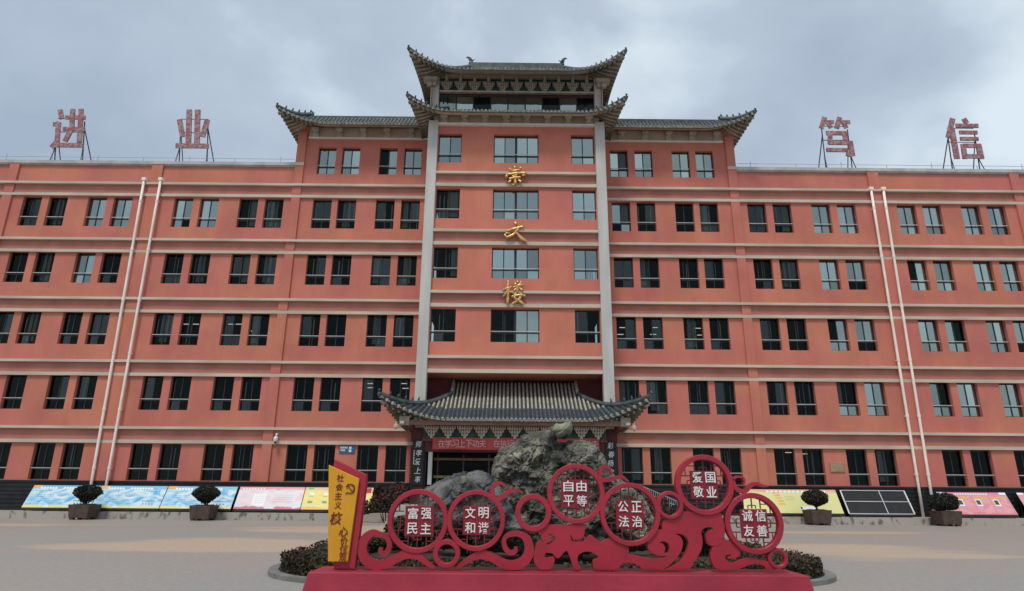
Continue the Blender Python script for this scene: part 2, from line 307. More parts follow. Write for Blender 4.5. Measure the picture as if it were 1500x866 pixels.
for sx in (1, -1):
    w = MB(); hs = [(x, x+WW, SILL[k], TOP[k]) for k in range(5) for x in XL]
    holes_wall(w, 5.5, XE, 0, 20.4, 0, hs, .32, 0, sx)
    h6 = [(x+.03, x+WW+.0, SILL[5], TOP[5]) for x in XL[:4]]
    holes_wall(w, 5.5, 14.45, 20.4, 25.0, 0, h6, .32, 0, sx)
    holes_wall(w, 14.45, XE, 20.4, 21.88, 0, [], .2, 0, sx)
    w.add([(sx*14.45, 0, 21), (sx*14.45, 12, 21), (sx*14.45, 12, 25), (sx*14.45, 0, 25)], [(0, 1, 2, 3)])
    w.add([(sx*XE, 0, 0), (sx*XE, 14, 0), (sx*XE, 14, 21.88), (sx*XE, 0, 21.88)], [(0, 1, 2, 3)])
    build(w, 'wing_wall', RED, B)
    for k in range(5):                                     # two stone bands per storey
        w = MB(); w.box(*sorted((sx*5.62, sx*XE)), -.24, .0, 4.87+ST*k, 5.02+ST*k)
        build(w, 'string_course', BAND, B)
        w = MB(); w.box(*sorted((sx*5.62, sx*XE)), -.12, .0, 4.08+ST*k, 4.27+ST*k); build(w, 'lintel_band', BAND, B)
        w = MB(); w.box(*sorted((sx*5.62, sx*XE)), -.035, .0, 4.27+ST*k, 4.86+ST*k); build(w, 'fascia', FASC, B)
    for px, pw in ((14.18, .28), (23.4, .36), (32.7, .3)):
        w = MB()
        for k in range(6):
            z0 = 2.0 if k == 0 else 5.02+ST*(k-1); z1 = 4.08+ST*k if k < 5 else (21.88 if px > 15 else 24.4)
            w.box(*sorted((sx*(px-pw), sx*(px+pw))), -.13, 0, z0, z1)
            if k < 5: w.box(*sorted((sx*(px-pw), sx*(px+pw))), -.13, -.036, 4.272+ST*k, 4.858+ST*k)
        build(w, 'pilaster', RED, B)
    w = MB(); w.box(*sorted((sx*14.47, sx*XE)), -.16, .25, 21.88, 22.10); w.box(*sorted((sx*14.47, sx*XE)), -.10, .2, 21.80, 21.88); build(w, 'coping', COPING, B)
    w = MB(); w.box(*sorted((sx*13.88, sx*14.5)), -.17, -.131, 21.9, 22.12); build(w, 'pilaster_cap', BAND, B)
    w = MB(); w.box(*sorted((sx*14.45, sx*XE)), .2, 14, 21.2, 21.4); w.box(*sorted((sx*5, sx*14.44)), .2, 12, 24.8, 24.99); build(w, 'flat_roof', CONC, B)
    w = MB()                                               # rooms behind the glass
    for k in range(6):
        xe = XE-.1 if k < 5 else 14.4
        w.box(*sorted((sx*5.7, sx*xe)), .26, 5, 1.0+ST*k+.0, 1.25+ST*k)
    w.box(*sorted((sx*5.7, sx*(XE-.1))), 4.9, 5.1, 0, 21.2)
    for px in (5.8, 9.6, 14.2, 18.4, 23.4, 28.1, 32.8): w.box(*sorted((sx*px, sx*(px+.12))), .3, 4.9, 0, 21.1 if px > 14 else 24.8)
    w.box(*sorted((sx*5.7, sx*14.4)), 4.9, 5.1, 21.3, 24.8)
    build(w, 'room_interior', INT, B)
    w = MB(); w.box(*sorted((sx*5.9, sx*XE)), -.10, -.0, 0, 1.98); 
    w.box(*sorted((sx*5.9, sx*XE)), -.16, -.0, 1.9, 2.0)
    build(w, 'base_cladding', DARKW, B)
    for k in range(8):
        w = MB(); w.box(*sorted((sx*5.9, sx*XE)), -.135, -.102, .12+.22*k, .28+.22*k); build(w, 'cladding_slat', DARKW, B)
# tower wall between the columns
TY = -1.8
w = MB()
CW = [(-4.93, -3.47), (-1.43, 1.40), (3.47, 4.93)]
hs = [(a, c, z0, z1) for (a, c) in CW for (z0, z1) in ((21.3, 23.34), (17.5, 19.5), (13.66, 15.64), (9.80, 11.78))]
holes_wall(w, -5.05, 5.05, 7.98, 24.7, TY, hs, .30)
for s in (-1, 1):
    w.add([(s*5.55, TY, 6), (s*5.55, .1, 6), (s*5.55, .1, 28), (s*5.55, TY, 28)], [(0, 1, 2, 3)])
w.add([(-5.5, TY, 7.98), (5.5, TY, 7.98), (5.5, 1.6, 7.98), (-5.5, 1.6, 7.98)], [(0, 1, 2, 3)])
build(w, 'tower_wall', RED2, B)
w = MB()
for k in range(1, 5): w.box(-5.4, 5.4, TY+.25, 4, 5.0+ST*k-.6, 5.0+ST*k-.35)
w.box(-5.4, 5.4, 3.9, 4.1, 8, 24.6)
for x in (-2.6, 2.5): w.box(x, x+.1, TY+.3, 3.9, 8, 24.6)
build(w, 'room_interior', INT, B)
for k in range(4):
    z = 8.10+ST*k
    w = MB(); w.box(-4.98, 4.98, TY-.12, TY, z-.12, z+.10); build(w, 'lintel_band', BAND, B)
    w = MB(); w.box(-4.98, 4.98, TY-.24, TY, z+.70, z+.86); build(w, 'string_course', BAND, B)
    w = MB(); w.box(-4.98, 4.98, TY-.03, TY, z+.10, z+.68); build(w, 'fascia', FASC, B)
for s in (-1, 1):
    w = MB(); w.box(*sorted((s*4.98, s*5.60)), -2.02, -1.5, 4.9, 24.2); link('column', bevel(w.mesh('column', COLM), .03), B)
    w = MB(); w.box(*sorted((s*4.90, s*5.58)), -2.0, -1.4, 0, 4.9); build(w, 'column_base', DARKR, B)
# recess over the portico roof
w = MB(); holes_wall(w, -5.5, 5.5, 4.8, 7.98, .05, [(-3.72, 3.72, 5.2, 7.9)], .5)
build(w, 'recess_wall', MAR, B)
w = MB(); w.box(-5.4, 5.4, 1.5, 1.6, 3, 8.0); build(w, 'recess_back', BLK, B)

# --- windows: frame (built once per size) with panes and rail
def win_meshes(w, h, nm, rail):
    f = MB(); t = .055; d = .06
    f.box(0, t, 0, d, 0, h); f.box(w-t, w, 0, d, 0, h); f.box(t, w-t, 0, d, h-t, h); f.box(t, w-t, 0, d, 0, t)
    for i in range(1, nm):
        x = w*i/nm; tt = .03 if (nm == 2 or i != nm//2) else .075
        f.box(x-tt, x+tt, .002, d-.002, t, rail-.04); f.box(x-tt, x+tt, .002, d-.002, rail+.04, h-t)
    f.box(t, w-t, .001, d-.001, rail-.04, rail+.04)
    fm = f.mesh('window', FRAME)
    r = MB(); r.box(-.0, w+.0, -.16, -.13, rail+.03, rail+.065); rm = r.mesh('guard_rail', RAIL)
    ps = []
    for i in range(nm):
        a = w*i/nm+.03; c = w*(i+1)/nm-.03
        for (z0, z1) in ((t, rail-.04), (rail+.04, h-t)):
            p = MB(); p.add([(a, .03, z0), (c, .03, z0), (c, .03, z1), (a, .03, z1)], [(0, 1, 2, 3)]); ps.append((p, z0 > rail))
    return fm, rm, ps
WM = {}
def get_win(w, h, nm):
    k = (round(w, 2), round(h, 2), nm)
    if k not in WM:
        fm, rm, ps = win_meshes(w, h, nm, .60)
        sets = {}
        for gi, gm in enumerate([GD]+GS+[GDR]): sets[gi] = [p.mesh('pane', gm) for p, _ in ps]
        WM[k] = (fm, rm, sets)
    return WM[k]
CMs = {}
def curtain(kind, w, h):
    k = (kind, round(w, 2), round(h, 1))
    if k not in CMs:
        m = MB(); r0, r1 = {'c': (.28, .62), 'd': (.52, .92), 'e': (.08, .34), 'f': (.05, .95), 'l': (.70, .97)}[kind]
        n = 26; z0 = .25; row = lambda z: [(w*(r0+(r1-r0)*i/n)+(.04*(h-z) if kind in 'ce' else 0)*(i/n-.5), .035*math.sin(i*1.9+kind.__hash__() % 3)+.02*math.sin(i*.7), z) for i in range(n+1)]
        m.grid([row(z0), row(h*.5), row(h)]); me = m.mesh('curtain', CURT); me.shade_smooth(); CMs[k] = me
    return CMs[k]
npane = [0]
def place_window(x, y, z, w, h, nm, st):
    fm, rm, sets = get_win(w, h, nm)
    o = link('window', fm, B, loc=(x, y+.22, z)); link('guard_rail', rm, o)
    if st not in 'S' and random.random() < .8:
        sb = MB()
        for q_ in range(random.choice([1, 1, 2, 3])):
            xx = w*random.choice([.12, .3, .45, .62, .8])+random.uniform(-.04, .04); z_0 = random.choice([.62, .62, .1]); sb.box(xx, xx+random.choice([.02, .03, .045]), .10+.01*q_, .12+.01*q_, z_0, h-random.uniform(.08, .35))
        build(sb, 'inner_sash', RAIL, o, kind='stuff')
    for i in range(nm):                                   # upper and lower panes
        for j in (0, 1):
            if st == 'S': gi = random.choice([1, 1, 2, 3])
            elif st == 'H': gi = 1 if i >= nm/2 else 0
            else: gi = 4 if (random.random() < .3 and z > 3) else 0
            if st == 'S' and random.random() < .08: gi = 0
            link('pane', sets[gi][i*2+j], o)
    if st in 'cdefl': link('curtain', curtain(st, w, h), o, loc=(0, .16, 0))
    elif st == 'S' and random.random() < .6: link('curtain', curtain(random.choice('cdef'), w, h), o, loc=(0, .16, 0))
    elif st == 'H': link('curtain', curtain('l', w, h), o, loc=(0, .16, 0))
# state of each window, left to right, per storey (S film glass, D dark, c/d/e/f curtains); 11.9 m beyond the frame left plain
rowL = {4: 'DcSSSSdc DcDe', 3: 'DcSDDcdc DDec', 2: 'DcDDcDDe DDcD', 1: 'fDDDDDDD DDDD', 0: 'DDDDDDDD DDDD'}
rowR = {4: 'SDDc DdSS SSSS', 3: 'DeDD DcSS SSSS', 2: 'DDcD DDSS SSSS', 1: 'ecDD DDSS SSSS', 0: 'dcDD DDDc DDDD'}
for k in range(5):
    left = rowL[k].replace(' ', '')[::-1]; right = rowR[k].replace(' ', '')
    for i, x in enumerate(XL):
        if i > 12 or (i == 12 and k > 0 and False): continue
        h = TOP[k]-SILL[k]
        place_window(-x-WW, 0, SILL[k], WW, h, 2, left[i] if i < 12 else 'D')
        place_window(x, 0, SILL[k], WW, h, 2, right[i] if i < 12 else 'S')
rf = MB()
for k in range(5):
    for x in XL[13:]:
        for s in (1, -1): rf.box(*sorted((s*x, s*(x+WW))), .14, .2, SILL[k], TOP[k])
build(rf, 'distant_window_glazing', FRAME, B, kind='stuff')
for i, x in enumerate(XL[:4]):
    place_window(-x-WW, 0, SILL[5], WW-.03, TOP[5]-SILL[5], 2, 'SHSS'[i]); place_window(x+.03, 0, SILL[5], WW-.03, TOP[5]-SILL[5], 2, 'S')
for k, (z0, z1) in enumerate(((21.3, 23.34), (17.5, 19.5), (13.66, 15.64), (9.80, 11.78))):
    for j, (a, c) in enumerate(CW):
        st = ['SSS', 'dSS', 'lSS', 'DHD'][k][j]
        place_window(a, TY, z0, c-a, z1-z0, 4 if j == 1 else 2, st)
# lit ceiling tubes seen through a few windows
for (u, v) in ((273, 475), (287, 475), (339, 475), (350, 475), (367, 485), (912, 480), (909, 490), (959, 480), (957, 490), (1022, 481), (1013, 491), (1026, 491), (543, 562), (543, 568), (592, 562), (594, 569), (1155, 663), (1178, 665)):
    x, z = W(u, v, 1.3); m = MB(); m.tube([(x-.19, 1.3, z), (x+.19, 1.3, z)], .022, 6); build(m, 'ceiling_tube', LAMP, B)

# --- roofs
def roof(name, a, Yf, Yb, ze, Lz, F, Lc, Mx, prof, parent, sp=.24, overhang=1.3, xin=None, side=0, tiles=(TILED, TILE, TRIMD), raft=RAFT, sides=True, corner_raft=True, gab=None, split=None):
    """tiled roof: eaves at |x|=a and y=Yf, 45 degree hips, corner lift Lz and flare F"""
    A = lambda t: max(0., 1-max(t, 0)/Lc)
    base = lambda m: ze+prof(m)
    def pt(x, y, dz=0.):
        e = a-abs(x); m = y-Yf; s = 1 if x > 0 else -1
        lo, hi = min(e, m), max(e, m)
        if gab and abs(x) <= gab+1e-6: lo = m; hi = max(e, m)
        return Vector((x+s*F*A(m)**2*A(e)**1.2, y-F*A(e)**2*A(m)**1.2, base(lo)+Lz*A(hi)**2*A(lo)+dz))
    R = link(name, None, parent) if parent is None else None
    pan = MB(); rib = MB(); sof = MB(); rf = MB(); cap = MB(); fas = MB()
    xs = []
    x = -a+.05
    while x < a: xs.append(x); x += sp
    if xin is not None: xs = [x for x in xs if (x*side) >= xin]
    K = 9
    def strip(P3, nrm):                                    # one tile roll along points
        n = len(P3); w_, h_ = .062, .085; vs = []
        for p in P3: vs += [p-nrm*w_, p-nrm*w_*.6+Vector((0, 0, h_)), p+nrm*w_*.6+Vector((0, 0, h_)), p+nrm*w_]
        fs = [(4*i+j, 4*i+j+1, 4*i+j+5, 4*i+j+4) for i in range(n-1) for j in range(3)]+[(3, 2, 1, 0)]
        rib.add(vs, fs, 0)
    def lines(front):
        rows = []
        if front:
            it = xs
            for x in it:
                e = a-abs(x); mm = Mx if (gab and abs(x) <= gab) else min(Mx, e)
                rows.append([(x, Yf+mm*j/K) for j in range(K+1)])
        return rows
    def do(rows, nrm, soffit_ov):
        P = [[pt(*q) for q in r] for r in rows]
        pan.grid(P)
        for r, q in zip(P, rows):
            strip(r, nrm)
            o = (r[0]-r[1]).normalized() if (r[0]-r[1]).length > 1e-4 else -nrm
            c0 = r[0]+Vector((0, 0, .03)); 
            cap.tube([c0-o*.02, c0+o*.05], .088, 7)        # round tile end
            cap.tube([c0-o*.02+nrm*sp/2-Vector((0, 0, .06)), c0+o*.03+nrm*sp/2-Vector((0, 0, .07))], .06, 3)
        return P
    # front
    rows = lines(True); Pf = do(rows, Vector((1, 0, 0)), overhang)
    def eave(pts):                                         # fascia along the eave edge
        for p, q in zip(pts[:-1], pts[1:]):
            fas.add([p+Vector((0, 0, -.13)), q+Vector((0, 0, -.13)), q+Vector((0, 0, .02)), p+Vector((0, 0, .02))], [(0, 1, 2, 3)])
    eave([r[0] for r in Pf])
    def soff(front, rng_):
        g_ = []
        for c in rng_:
            row = []
            for j in range(5):
                m = .02+(overhang)*j/4
                if front:
                    e = a-abs(c); row.append(pt(c, Yf+min(m, max(e, 0)), -.14-.10*(j > 0)))
                else:
                    mm = c-Yf; row.append(pt(side_s*(a-min(m, max(mm, 0))), c, -.14-.10*(j > 0)))
            g_.append(row)
        sof.grid(g_)
    soff(True, xs)
    # rafters under the front corners
    for x in xs:
        e = a-abs(x)
        if e < Lc*.62 and corner_raft:
            m1 = min(overhang, max(e, .15)); p0 = pt(x, Yf+.03, -.27); p1 = pt(x, Yf+m1, -.30); rf.bar(p0, p1, .09, .10)
    # sides
    for side_s in ((-1, 1) if xin is None else (side,)):
        if not sides: continue
        ys = []; y = Yf+.05
        while y < Yb: ys.append(y); y += sp
        rows = []
        for y in ys:
            m = y-Yf; ee = min(Mx, m) if not gab else min(a-gab-.02, m); rows.append([(side_s*(a-ee*j/K), y) for j in range(K+1)])
        P = do(rows, Vector((0, 1, 0)), overhang); eave([r[0] for r in P]); soff(False, ys)
        for y in ys:
            m = y-Yf; m1 = min(overhang, max(m, .15)); rf.bar(pt(side_s*(a-.03), y, -.27), pt(side_s*(a-m1), y, -.30), .09, .10)
    me = pan.mesh('tile_bed', tiles[0])
    o_bed = link('tile_bed', me, parent)
    if split:                                              # upper courses weathered pale, lower courses glazed
        me = rib.mesh('tile_roll', [tiles[1], TILEP]); nv = [v.co.copy() for v in me.vertices]
        for p in me.polygons:
            c = p.center
            if split(c): p.material_index = 1
        link('tile_roll', me, parent, kind='stuff')
    else: build(rib, 'tile_roll', tiles[1], parent, kind='stuff')
    build(cap, 'eave_tile_end', tiles[2], parent, kind='stuff')
    build(fas, 'eave_board', TILED, parent); build(sof, 'soffit', CREAM, parent)
    if rf.v: build(rf, 'rafter', raft, parent, kind='stuff')
    # hip ridges with swept tip and little figures
    for s in ((-1, 1) if xin is None else (side,)):
        hp = MB(); pts = []
        mm = min(Mx, a) if not gab else a-gab
        for j in range(13):
            t = mm*j/12; pts.append(pt(s*(a-t), Yf+t, .10))
        dirv = (pts[0]-pts[1]).normalized()
        tip = [pts[0]+dirv*.05+Vector((0, 0, .05)), pts[0]+dirv*.07+Vector((0, 0, .16)), pts[0]+dirv*.02+Vector((0, 0, .27))]
        hp.tube(tip[::-1]+pts, [.035, .06, .10]+[.125]*13, 6, flat=1.3)
        build(hp, 'hip_ridge', TILE, parent)
        for j in range(5):
            t = .25+.23*j; p = pt(s*(a-t), Yf+t, .22)
            fg = MB(); fg.tube([p, p+Vector((0, 0, .10)), p+Vector((-s*.02, 0, .19)), p+Vector((-s*.05, 0, .25))], [.045, .06, .045, .015], 6); build(fg, 'ridge_figure', TILE, parent)
    return pt
def ridge(pts, parent, r=.14, m=TILE):
    k = MB()
    for p, q in zip(pts[:-1], pts[1:]): k.bar(p, q, r*1.5, r*2.2)
    for i in (-.02, .16): pass
    build(k, 'ridge_tile', m, parent)
def finial(p, s, parent, sc=1.):
    k = MB(); p = Vector(p); q = [(0, -.1, .12), (.02, .12, .15), (.0, .32, .13), (-.08, .48, .09), (-.2, .56, .05), (-.28, .50, .02)]
    k.tube([p+Vector((s*a*sc, 0, b*sc)) for a, b, r in q], [r*sc for a, b, r in q], 6)
    k.tube([p+Vector((s*.1*sc, 0, .3*sc)), p+Vector((s*.24*sc, 0, .42*sc))], [.05*sc, .015*sc], 5)
    build(k, 'ridge_finial', TILE, parent)
# wing roofs
for s in (-1, 1):
    pt = roof('wing_roof', 14.85, -1.4, 8.0, 24.25, .78, .50, 2.8, 1.2, lambda m: .55*m+.32*m*m, B, xin=5.7, side=s, overhang=1.35)
    ridge([(s*5.6, -.18, 25.44), (s*13.6, -.18, 25.44)], B, .10); ridge([(s*13.65, -.18, 25.44), (s*13.65, 8, 25.44)], B, .12)
    finial((s*13.65, -.2, 25.58), -s, B, .6)
    w = MB(); w.box(*sorted((s*5.6, s*13.6)), -.1, .1, 24.9, 25.36); build(w, 'parapet_back', CONC, B)
    w = MB(); w.box(*sorted((s*5.62, s*13.78)), -.10, 0, 23.93, 24.03); build(w, 'white_ledge', WHITE, B)
    w = MB(); w.box(*sorted((s*5.62, s*13.78)), -.04, 0, 24.03, 24.75); build(w, 'frieze', CREAM, B)
    for k in range(5):
        x = s*(7.0+1.58*k)
        w = MB(); w.box(x-.2, x+.2, -.16, -.04, 24.04, 24.30); w.box(x-.13, x+.13, -.26, -.04, 24.30, 24.42); w.box(x-.22, x+.22, -.42, -.04, 24.42, 24.56)
        build(w, 'eave_bracket', SOFW, B)
# tower skirt roof
roof('skirt_roof', 6.30, -3.05, 3.0, 24.22, .66, .45, 2.2, 1.85, lambda m: .45*m+.12*m*m, B, overhang=1.35)
w = MB(); w.box(-4.98, 4.98, -2.03, TY, 23.90, 24.02); build(w, 'white_ledge', WHITE, B)
w = MB(); w.box(-5.3, 5.3, -1.84, TY-.0, 24.02, 24.9); build(w, 'frieze', CREAM, B)
for k in range(8):
    x = -4.62+1.32*k
    w = MB(); w.box(x-.2, x+.2, -1.98, -1.84, 24.03, 24.26); w.box(x-.12, x+.12, -2.1, -1.84, 24.26, 24.38); w.box(x-.22, x+.22, -2.3, -1.84, 24.38, 24.54)
    build(w, 'eave_bracket', SOFW, B)
# pavilion on top
PY = -1.2
w = MB()
for s in (-1, 1):
    w.box(*sorted((s*5.12, s*5.66)), PY-.2, PY+.35, 24.9, 27.95)
    c = link('pavilion_column', bevel(w.mesh('pavilion_column', COLM), .03), B); w = MB()
w = MB(); w.box(-5.1, 5.1, PY+.1, PY+.2, 25.2, 26.62); build(w, 'glazing_wall', FRAME, B)
for k in range(9):
    x = -5.1+10.2*k/9; w = MB(); w.box(x+.05, x+10.2/9-.05, PY+.06, PY+.09, 25.4, 26.5); build(w, 'window_light', random.choice(GS+[GD]), B)
w = MB(); w.box(-5.1, 5.1, PY-.16, PY+.05, 26.74, 26.86); build(w, 'white_ledge', SOFW, B)
w = MB(); w.box(-5.1, 5.1, PY+.12, PY+.2, 26.86, 28.6); build(w, 'bracket_backing', mat('bracket_green', (.045, .07, .058), .8, .3, 2), B)
def dougong():
    m = MB()
    m.box(-.07, .07, -.10, .0, 0, .12)
    m.box(-.17, .17, -.15, .0, .12, .20); 
    for x in (-.14, 0, .14): m.box(x-.045, x+.045, -.19, 0, .20, .30)
    m.box(-.27, .27, -.22, 0, .30, .37)
    for x in (-.26, -.13, 0, .13, .26): m.box(x-.04, x+.04, -.26, 0, .37, .47)
    m.box(-.38, .38, -.29, 0, .47, .53)
    for x in (-.36, -.24, -.12, 0, .12, .24, .36): m.box(x-.035, x+.035, -.33, 0, .53, .64)
    return m.mesh('bracket_set', SOFW)
DG = dougong()
for k in range(11): link('bracket_set', DG, B, loc=(-4.65+.93*k, PY+.11, 26.88))
w = MB()
for k in range(11):
    x = -4.65+.93*k; w = MB(); w.box(x-.09, x+.09, PY-.2, PY+.1, 27.56, 28.15); build(w, 'short_post', SOFW, B)
w = MB(); w.box(-5.6, 5.6, PY-.1, PY+.11, 27.93, 28.2); build(w, 'eave_beam', CREAM, B)
w = MB(); w.box(-5.2, 5.2, PY+.2, 5, 25, 28.2); build(w, 'pavilion_core', MAR, B)
ZT = lambda m: .50*m+.085*m*m
roof('top_roof', 6.30, -3.0, 6.0, 27.33, .92, .55, 3.0, 3.15, ZT, B, overhang=1.95)
zr = 27.33+ZT(3.15)
ridge([(-3.2, .15, zr+.1), (3.2, .15, zr+.1)], B, .2)
w = MB(); w.box(-3.2, 3.2, .15, 5, zr-.8, zr-.1); build(w, 'roof_core', TILED, B)
for s in (-1, 1): finial((s*3.2, .15, zr+.2), -s, B, 1.15)
for s in (-1, 1):                                          # corner brackets under the top eave
    w = MB(); w.box(*sorted((s*5.2, s*6.1)), PY-.7, PY-.2, 27.3, 27.55); w.box(*sorted((s*5.3, s*5.9)), PY-.45, PY-.2, 27.05, 27.3); build(w, 'corner_bracket', SOFW, B)
# portico roof
ZP = lambda m: .50*m+.047*m*m
ptp = roof('portico_roof', 6.3, -3.7, .0, 5.17, 1.10, .75, 2.8, 3.72, ZP, B, sp=.225, overhang=1.5, tiles=(TILED, TILEB, TRIM), gab=3.6, split=lambda c: c.y > -2.55 and abs(c.x) < 5.2)
for s in (-1, 1):
    ridge([tuple(ptp(s*3.6, -3.7+m, .16)) for m in (2.7, 3.2, 3.7)], B, .10, TILEP)
    w = MB(); g3 = [ptp(s*3.6, -3.7+m) for m in (2.7, 3.2, 3.72)]; w.add(g3+[Vector((s*3.6, g3[2].y, g3[0].z-.05))], [(0, 1, 2, 3)]); build(w, 'gable', MAR, B)
w = MB(); w.box(-5.75, 5.75, -3.42, -3.2, 4.93, 5.18); build(w, 'portico_beam', mat('portico_beam', (.30, .165, .125), .8, .12, 1.5), B)
for s in (-1, 1):
    w = MB(); w.box(*sorted((s*5.6, s*6.12)), -3.5, -3.05, 4.90, 5.36); w.box(*sorted((s*5.8, s*6.0)), -4.0, -3.5, 4.92, 5.05); build(w, 'beam_end', SOFW, B)
    w = MB(); w.box(*sorted((s*5.5, s*5.9)), -3.2, .0, 4.8, 5.15); build(w, 'side_beam', MAR, B)
    w = MB(); w.box(*sorted((s*5.56, s*5.95)), -.05, 0.0, 2, 5.0); build(w, 'portico_side_wall', MAR, B)
for k in range(11): 
    o = link('bracket_set', DG, B, loc=(-4.5+.9*k, -2.5, 4.30)); o.scale = (1.05, 1, 1.0)
w = MB(); w.box(-4.95, 4.95, -2.49, -2.40, 4.28, 4.96); build(w, 'bracket_backing', mat('portico_green', (.03, .06, .045), .8, .4, 3), B)
w = MB(); w.box(-5.0, 5.0, -2.44, -2.1, 4.16, 4.28); build(w, 'portico_lintel', MAR, B)
w = MB(); w.box(-4.88, 4.88, -2.2, -1.9, 3.6, 4.16); build(w, 'door_header', DARKR, B)
for s in (-1, 1):
    w = MB(); w.box(*sorted((s*4.45, s*4.66)), -2.16, -1.95, 1.9, 4.14); build(w, 'door_jamb', COLM, B)
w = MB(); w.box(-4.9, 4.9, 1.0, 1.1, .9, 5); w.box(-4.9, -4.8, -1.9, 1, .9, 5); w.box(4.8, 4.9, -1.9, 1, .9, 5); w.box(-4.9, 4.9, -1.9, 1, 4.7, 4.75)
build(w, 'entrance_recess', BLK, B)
olive = mat('transom_gilt', (.20, .155, .06), .5, .2, 3)
for z in (2.25, 3.18):
    w = MB(); w.box(-4.4, 4.4, -1.7, -1.6, z, z+.13); build(w, 'door_transom', olive if z < 3 else mat('transom_brown', (.10, .065, .045), .6, .2, 3), B)
for k in range(7):
    x = -4.2+1.4*k; w = MB(); w.box(x-.04, x+.04, -1.58, -1.5, .9, 3.5); build(w, 'door_post', DARKR, B)
for k in range(6):
    x = -4.2+1.4*k; w = MB(); w.box(x+.08, x+1.32, -1.52, -1.49, .95, 3.1); build(w, 'door_glass', DOORG, B)
# hanging pendants at the portico corners
for s in (-1, 1):
    x = s*6.2; w = MB(); w.tube([(x, -4.0, 5.02), (x, -4.0, 4.92), (x, -4.0, 4.82), (x, -4.0, 4.70), (x, -4.0, 4.62)], [.05, .06, .12, .12, .03], 10)
    build(w, 'pendant_post', SOFW, B)
# roof edge wire
for s in (-1, 1):
    w = MB(); w.bar((s*14.6, .02, 22.42), (s*XE, .02, 22.42), .022)
    x = 15.5
    while x < XE: w.bar((s*x, .02, 22.08), (s*x, .02, 22.6 if int(x) % 2 else 22.43), .025); x += 3.0
    o = thing('lightning_wire', 'thin grey wire on short pegs along the %s flat roof edge' % ('left' if s < 0 else 'right'), 'wire', me=w.mesh('lightning_wire', WIRE))

# ------------------------------------------------------------------ entrance steps and ramp rail
for k in range(6):
    w = MB(); w.box(-6.3, 6.3, -4.9+.32*k, -.3-.002*k, .15*k, .15*(k+1)-.004)
    build(w, 'entrance_step', STEPM, kind='structure')
rl = thing('ramp_railing', 'thin metal railing sloping down the ramp right of the entrance', 'railing', (0, 0, 0))
p0, p1 = W(940, 712, -3.2), W(1012, 743, -3.2)
for dz in (0, -.25, -.75):
    w = MB(); w.tube([(p0[0], -3.2, p0[1]+dz), (p1[0], -3.2, p1[1]+dz)], .022, 6); build(w, 'rail', WIRE, rl)
w = MB()
for k in range(26):
    t_ = k/25; x = p0[0]+(p1[0]-p0[0])*t_; z = p0[1]+(p1[1]-p0[1])*t_
    w.bar((x, -3.2, z), (x, -3.2, max(z-.75, .02)), .018)
build(w, 'baluster', WIRE, rl)
w = MB(); w.add([(6.32, -3.4, 0), (9.3, -3.4, 0), (6.32, -3.4, .9), (6.32, -1.5, 0), (9.3, -1.5, 0), (6.32, -1.5, .9)], [(0, 1, 2), (3, 5, 4), (1, 4, 5, 2)]); build(w, 'ramp', STEPM, kind='structure')

# ------------------------------------------------------------------ writing on the building
def chthing(ch, px, label, group, m, Y, ext, name='gold_character'):
    pass
def brush(parent_name, label, cx, cz, w_, h_, strokes, Y):
    k = MB()
    for st in strokes:
        q = catmull(st, 5); k.tube([(cx+(p[0]-.5)*w_, Y+.012*math.sin(i_*.9), cz+(.5-p[1])*h_) for i_, p in enumerate(q)], [max(.02, p[2]*max(w_, 1.15)*1.45) for p in q], 7)
    me = k.mesh(parent_name, GOLD); me.shade_smooth()
    return thing(parent_name, label, 'lettering', me=me, group='gold characters down the tower front')
chong = [[(.50, .0, .03), (.50, .12, .055), (.48, .26, .04)], [(.26, .10, .03), (.27, .20, .05), (.45, .27, .045), (.75, .22, .04)], [(.76, .07, .03), (.78, .15, .055), (.74, .24, .03)],
         [(.50, .30, .03), (.52, .37, .045)], [(.14, .42, .03), (.10, .55, .06), (.08, .62, .03)], [(.14, .45, .035), (.5, .40, .05), (.95, .38, .06), (1.0, .44, .055), (.86, .52, .03)],
         [(.36, .52, .035), (.62, .49, .05)], [(.22, .66, .035), (.5, .61, .05), (.80, .58, .05)], [(.52, .62, .05), (.53, .85, .055), (.47, .97, .04), (.38, .92, .02)], [(.34, .72, .03), (.20, .86, .05)], [(.66, .70, .03), (.82, .82, .055)]]
wen = [[(.40, .0, .035), (.50, .10, .065), (.49, .17, .035)], [(.08, .44, .03), (.35, .36, .045), (.78, .24, .055), (.84, .28, .03)],
       [(.60, .20, .035), (.56, .40, .045), (.38, .62, .05), (.12, .74, .045), (.0, .66, .03), (.04, .56, .025), (.25, .56, .025)], [(.42, .34, .025), (.56, .58, .045), (.76, .82, .07), (.98, .98, .06)]]
lou = [[(.0, .40, .03), (.22, .32, .05), (.40, .25, .04)], [(.24, .0, .04), (.26, .3, .055), (.24, .7, .05), (.22, .96, .04)], [(.24, .36, .04), (.14, .54, .04), (.03, .66, .025)], [(.28, .40, .035), (.38, .50, .04)],
       [(.52, .06, .035), (.58, .17, .045)], [(.82, .02, .035), (.72, .18, .04)], [(.46, .28, .035), (.70, .20, .05), (.92, .16, .04)], [(.66, .0, .035), (.66, .24, .05), (.64, .48, .04)], [(.64, .26, .035), (.50, .42, .04)], [(.68, .24, .03), (.86, .40, .05)],
       [(.62, .48, .04), (.50, .68, .045), (.78, .86, .05), (.90, .98, .05)], [(.84, .52, .04), (.70, .78, .045), (.42, .96, .035)], [(.38, .66, .035), (.70, .60, .05), (1.0, .62, .045)]]
